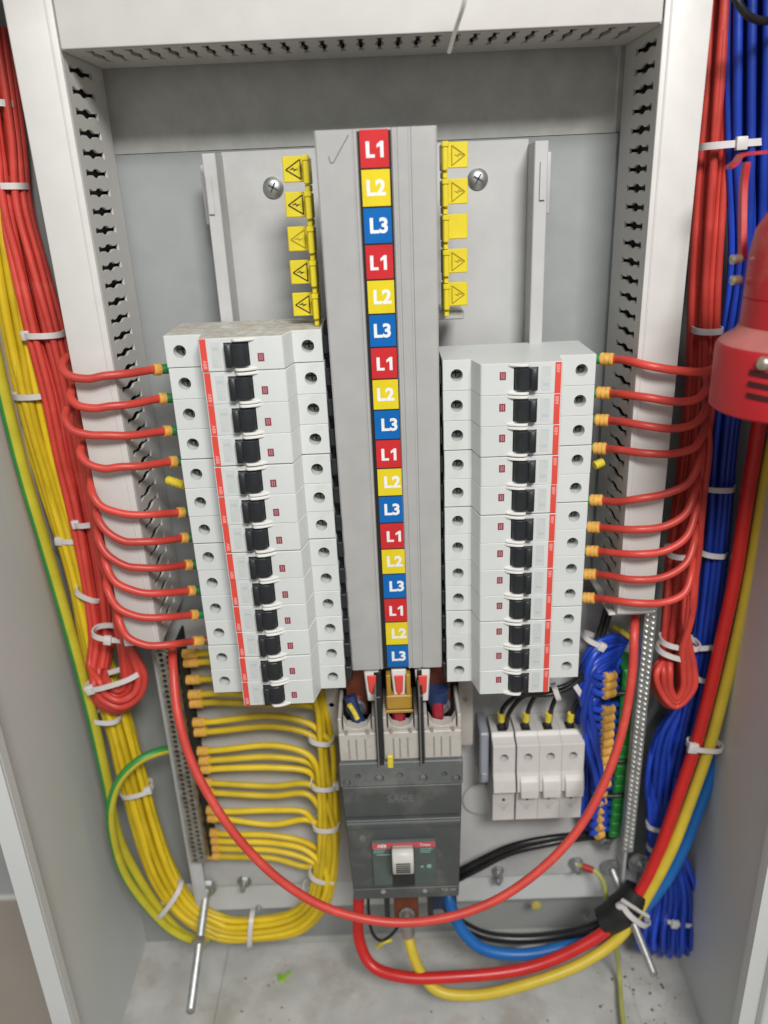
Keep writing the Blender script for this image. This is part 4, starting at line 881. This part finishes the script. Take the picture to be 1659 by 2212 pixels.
# ================================================================== SIREN
sx, sy = 221.5, -60
def zz(v, u=1545, Y=-60): return W(u, v, Y).z
sz1, sz0 = zz(750), zz(886)
siren = thing('siren', 'round red motor siren with dusty shoulders and side vents', 'siren', (sx, sy, sz0))
m = MB(); m.lathe((sx, sy, sz0), (0, 0, 1), [(0, 35), (1.2, 36.6), (sz1-sz0-1, 36.6), (sz1-sz0+1, 35.6)], 64); m.build('base_drum', siren_m, siren)
h0 = sz1-sz0+1
m = MB(); m.lathe((sx, sy, sz0), (0, 0, 1), [(h0+.1, 35.5), (h0+2, 33.5), (h0+5, 29), (h0+8, 27.2)], 64); m.build('dusty_shoulder', siren_d, siren)
m = MB(); m.lathe((sx, sy, sz0), (0, 0, 1), [(h0+8.1, 27.1), (h0+20, 26.8), (h0+20.4, 26.3), (h0+20.9, 26.8), (h0+40, 26.6), (h0+50, 25), (h0+58, 20.5), (h0+64, 12.5), (h0+66, 6), (h0+66.5, .2)], 64); m.build('dome', siren_m, siren)
for v_, o_ in ((828, 0), (853, 1), (878, 2)):
    a0 = math.radians(205); m = MB(); z = zz(v_-14, 1585, -88)
    R = []
    for q in range(9):
        a_ = math.radians(213+q*3.3); c_, s_ = math.cos(a_), math.sin(a_)
        R.append([Vector((sx+r_*c_, sy+r_*s_, z+dz-q*.12)) for r_, dz in ((36.2, -1.15), (37.1, -1.15), (37.1, 1.15), (36.2, 1.15))])
    m.rings(R); m.build('vent_slot', mat('slot_dark_red', (.05, .004, .004), .6), siren)
a_ = math.radians(222); m = MB(); p = Vector((sx+36.4*math.cos(a_), sy+36.4*math.sin(a_), zz(792, 1597, -88))); m.lathe(p, (math.cos(a_), math.sin(a_), 0), [(0, 3.3), (1, 3.2), (2.2, 2.2), (2.7, .4)], 18); m.build('drum_screw', mat('brass_screw', (.55, .5, .4), .3, metal=.85), siren)
for v_ in (560, 605):
    p = W(1584, v_, -50); m = MB(); m.lathe(p+Vector((3, 0, 0)), (-1, -.3, 0), [(0, 2.2), (4, 2.2), (5, 1)], 14); m.build('side_screw', MATS['brass_screw'], siren)
m = MB(); q = [W(1574, 362, -30), W(1588, 352, -30), W(1600, 336, -30), W(1640, 330, -30), W(1720, 322, -30)]
P_ = cat_rom(q, 6)
m.rings([[p+Vector((0, -4, .7)), p+Vector((0, 4, .7)), p+Vector((0, 4, -.7)), p+Vector((0, -4, -.7))] for p in P_])
q2 = cat_rom([W(1612, 350, -30), W(1606, 400, -30), W(1604, 470, -34), W(1604, 560, -40)], 6)
m.rings([[p+Vector((-1.3, -2, 0)), p+Vector((1.3, -2, 0)), p+Vector((1.3, 2, 0)), p+Vector((-1.3, 2, 0))] for p in q2])
m.build('bracket', siren_m, siren)

# ================================================================== DEBRIS
p = WZ(606, 2112, CZ0+4); m = MB(); m.box(-2.2, 2.2, -1, 1, -5, 5, .4, M=Matrix.Translation(p) @ Matrix.Rotation(1.3, 4, 'X') @ Matrix.Rotation(.4, 4, 'Y')); m.box(-1.8, 1.8, -1, 1, -4, 4, .4, M=Matrix.Translation(p+Vector((5, 2, 0))) @ Matrix.Rotation(1.4, 4, 'X') @ Matrix.Rotation(-.7, 4, 'Y'))
tag(m.build('wire_scrap', mat('lime', (.30, .55, .06), .5), org=p), 'lime green scrap of insulation on the cabinet floor', 'scrap')
p = W(1158, 1955, 80); m = MB(); m.lathe(p, (0, -1, 0), [(0, 4.6), (1.5, 4.2), (2.2, 2)], 10); tag(m.build('paint_dab', mat('dab', (.5, .42, .08), .6), org=p), 'yellow dab on the grey rail behind the red link cable', 'dab')
m = MB()
for i in range(70):
    x = random.uniform(-130, 215); y = random.uniform(-45, 85); s_ = random.choice((.25, .35, .5, .8))
    z = CZ0+3+s_*.4; m.box(-s_, s_, -s_*.6, s_*.6, -s_*.4, s_*.4, M=Matrix.Translation((x, y, z)) @ Matrix.Rotation(random.random()*6, 4, 'Z'))
for i in range(60):
    x = random.gauss(225, 16); y = random.gauss(20, 22); s_ = random.choice((.3, .5, .9))
    if x < 250: m.box(-s_, s_, -s_, s_, -s_*.4, s_*.4, M=Matrix.Translation((x, y, CZ0+(3 if x < 214 else 0)+s_*.4)) @ Matrix.Rotation(random.random()*6, 4, 'Z'))
tag(m.build('debris', mat('grit', (.09, .075, .06), .8), org=(0, 0, CZ0)), 'dark grit and drilling crumbs scattered on the cabinet floor', 'debris', kind='stuff')
p = W(1085, 2050, 40); m = MB(); m.tube(cat_rom([W(1005, 2030, 44), W(1045, 2050, 42), W(1090, 2058, 42), W(1150, 2048, 42), W(1180, 2046, 42)]), 2.8, 8)
tag(m.build('steel_conduit_end', white, org=p), 'short white sleeve lying behind the blue supply cable', 'sleeve')
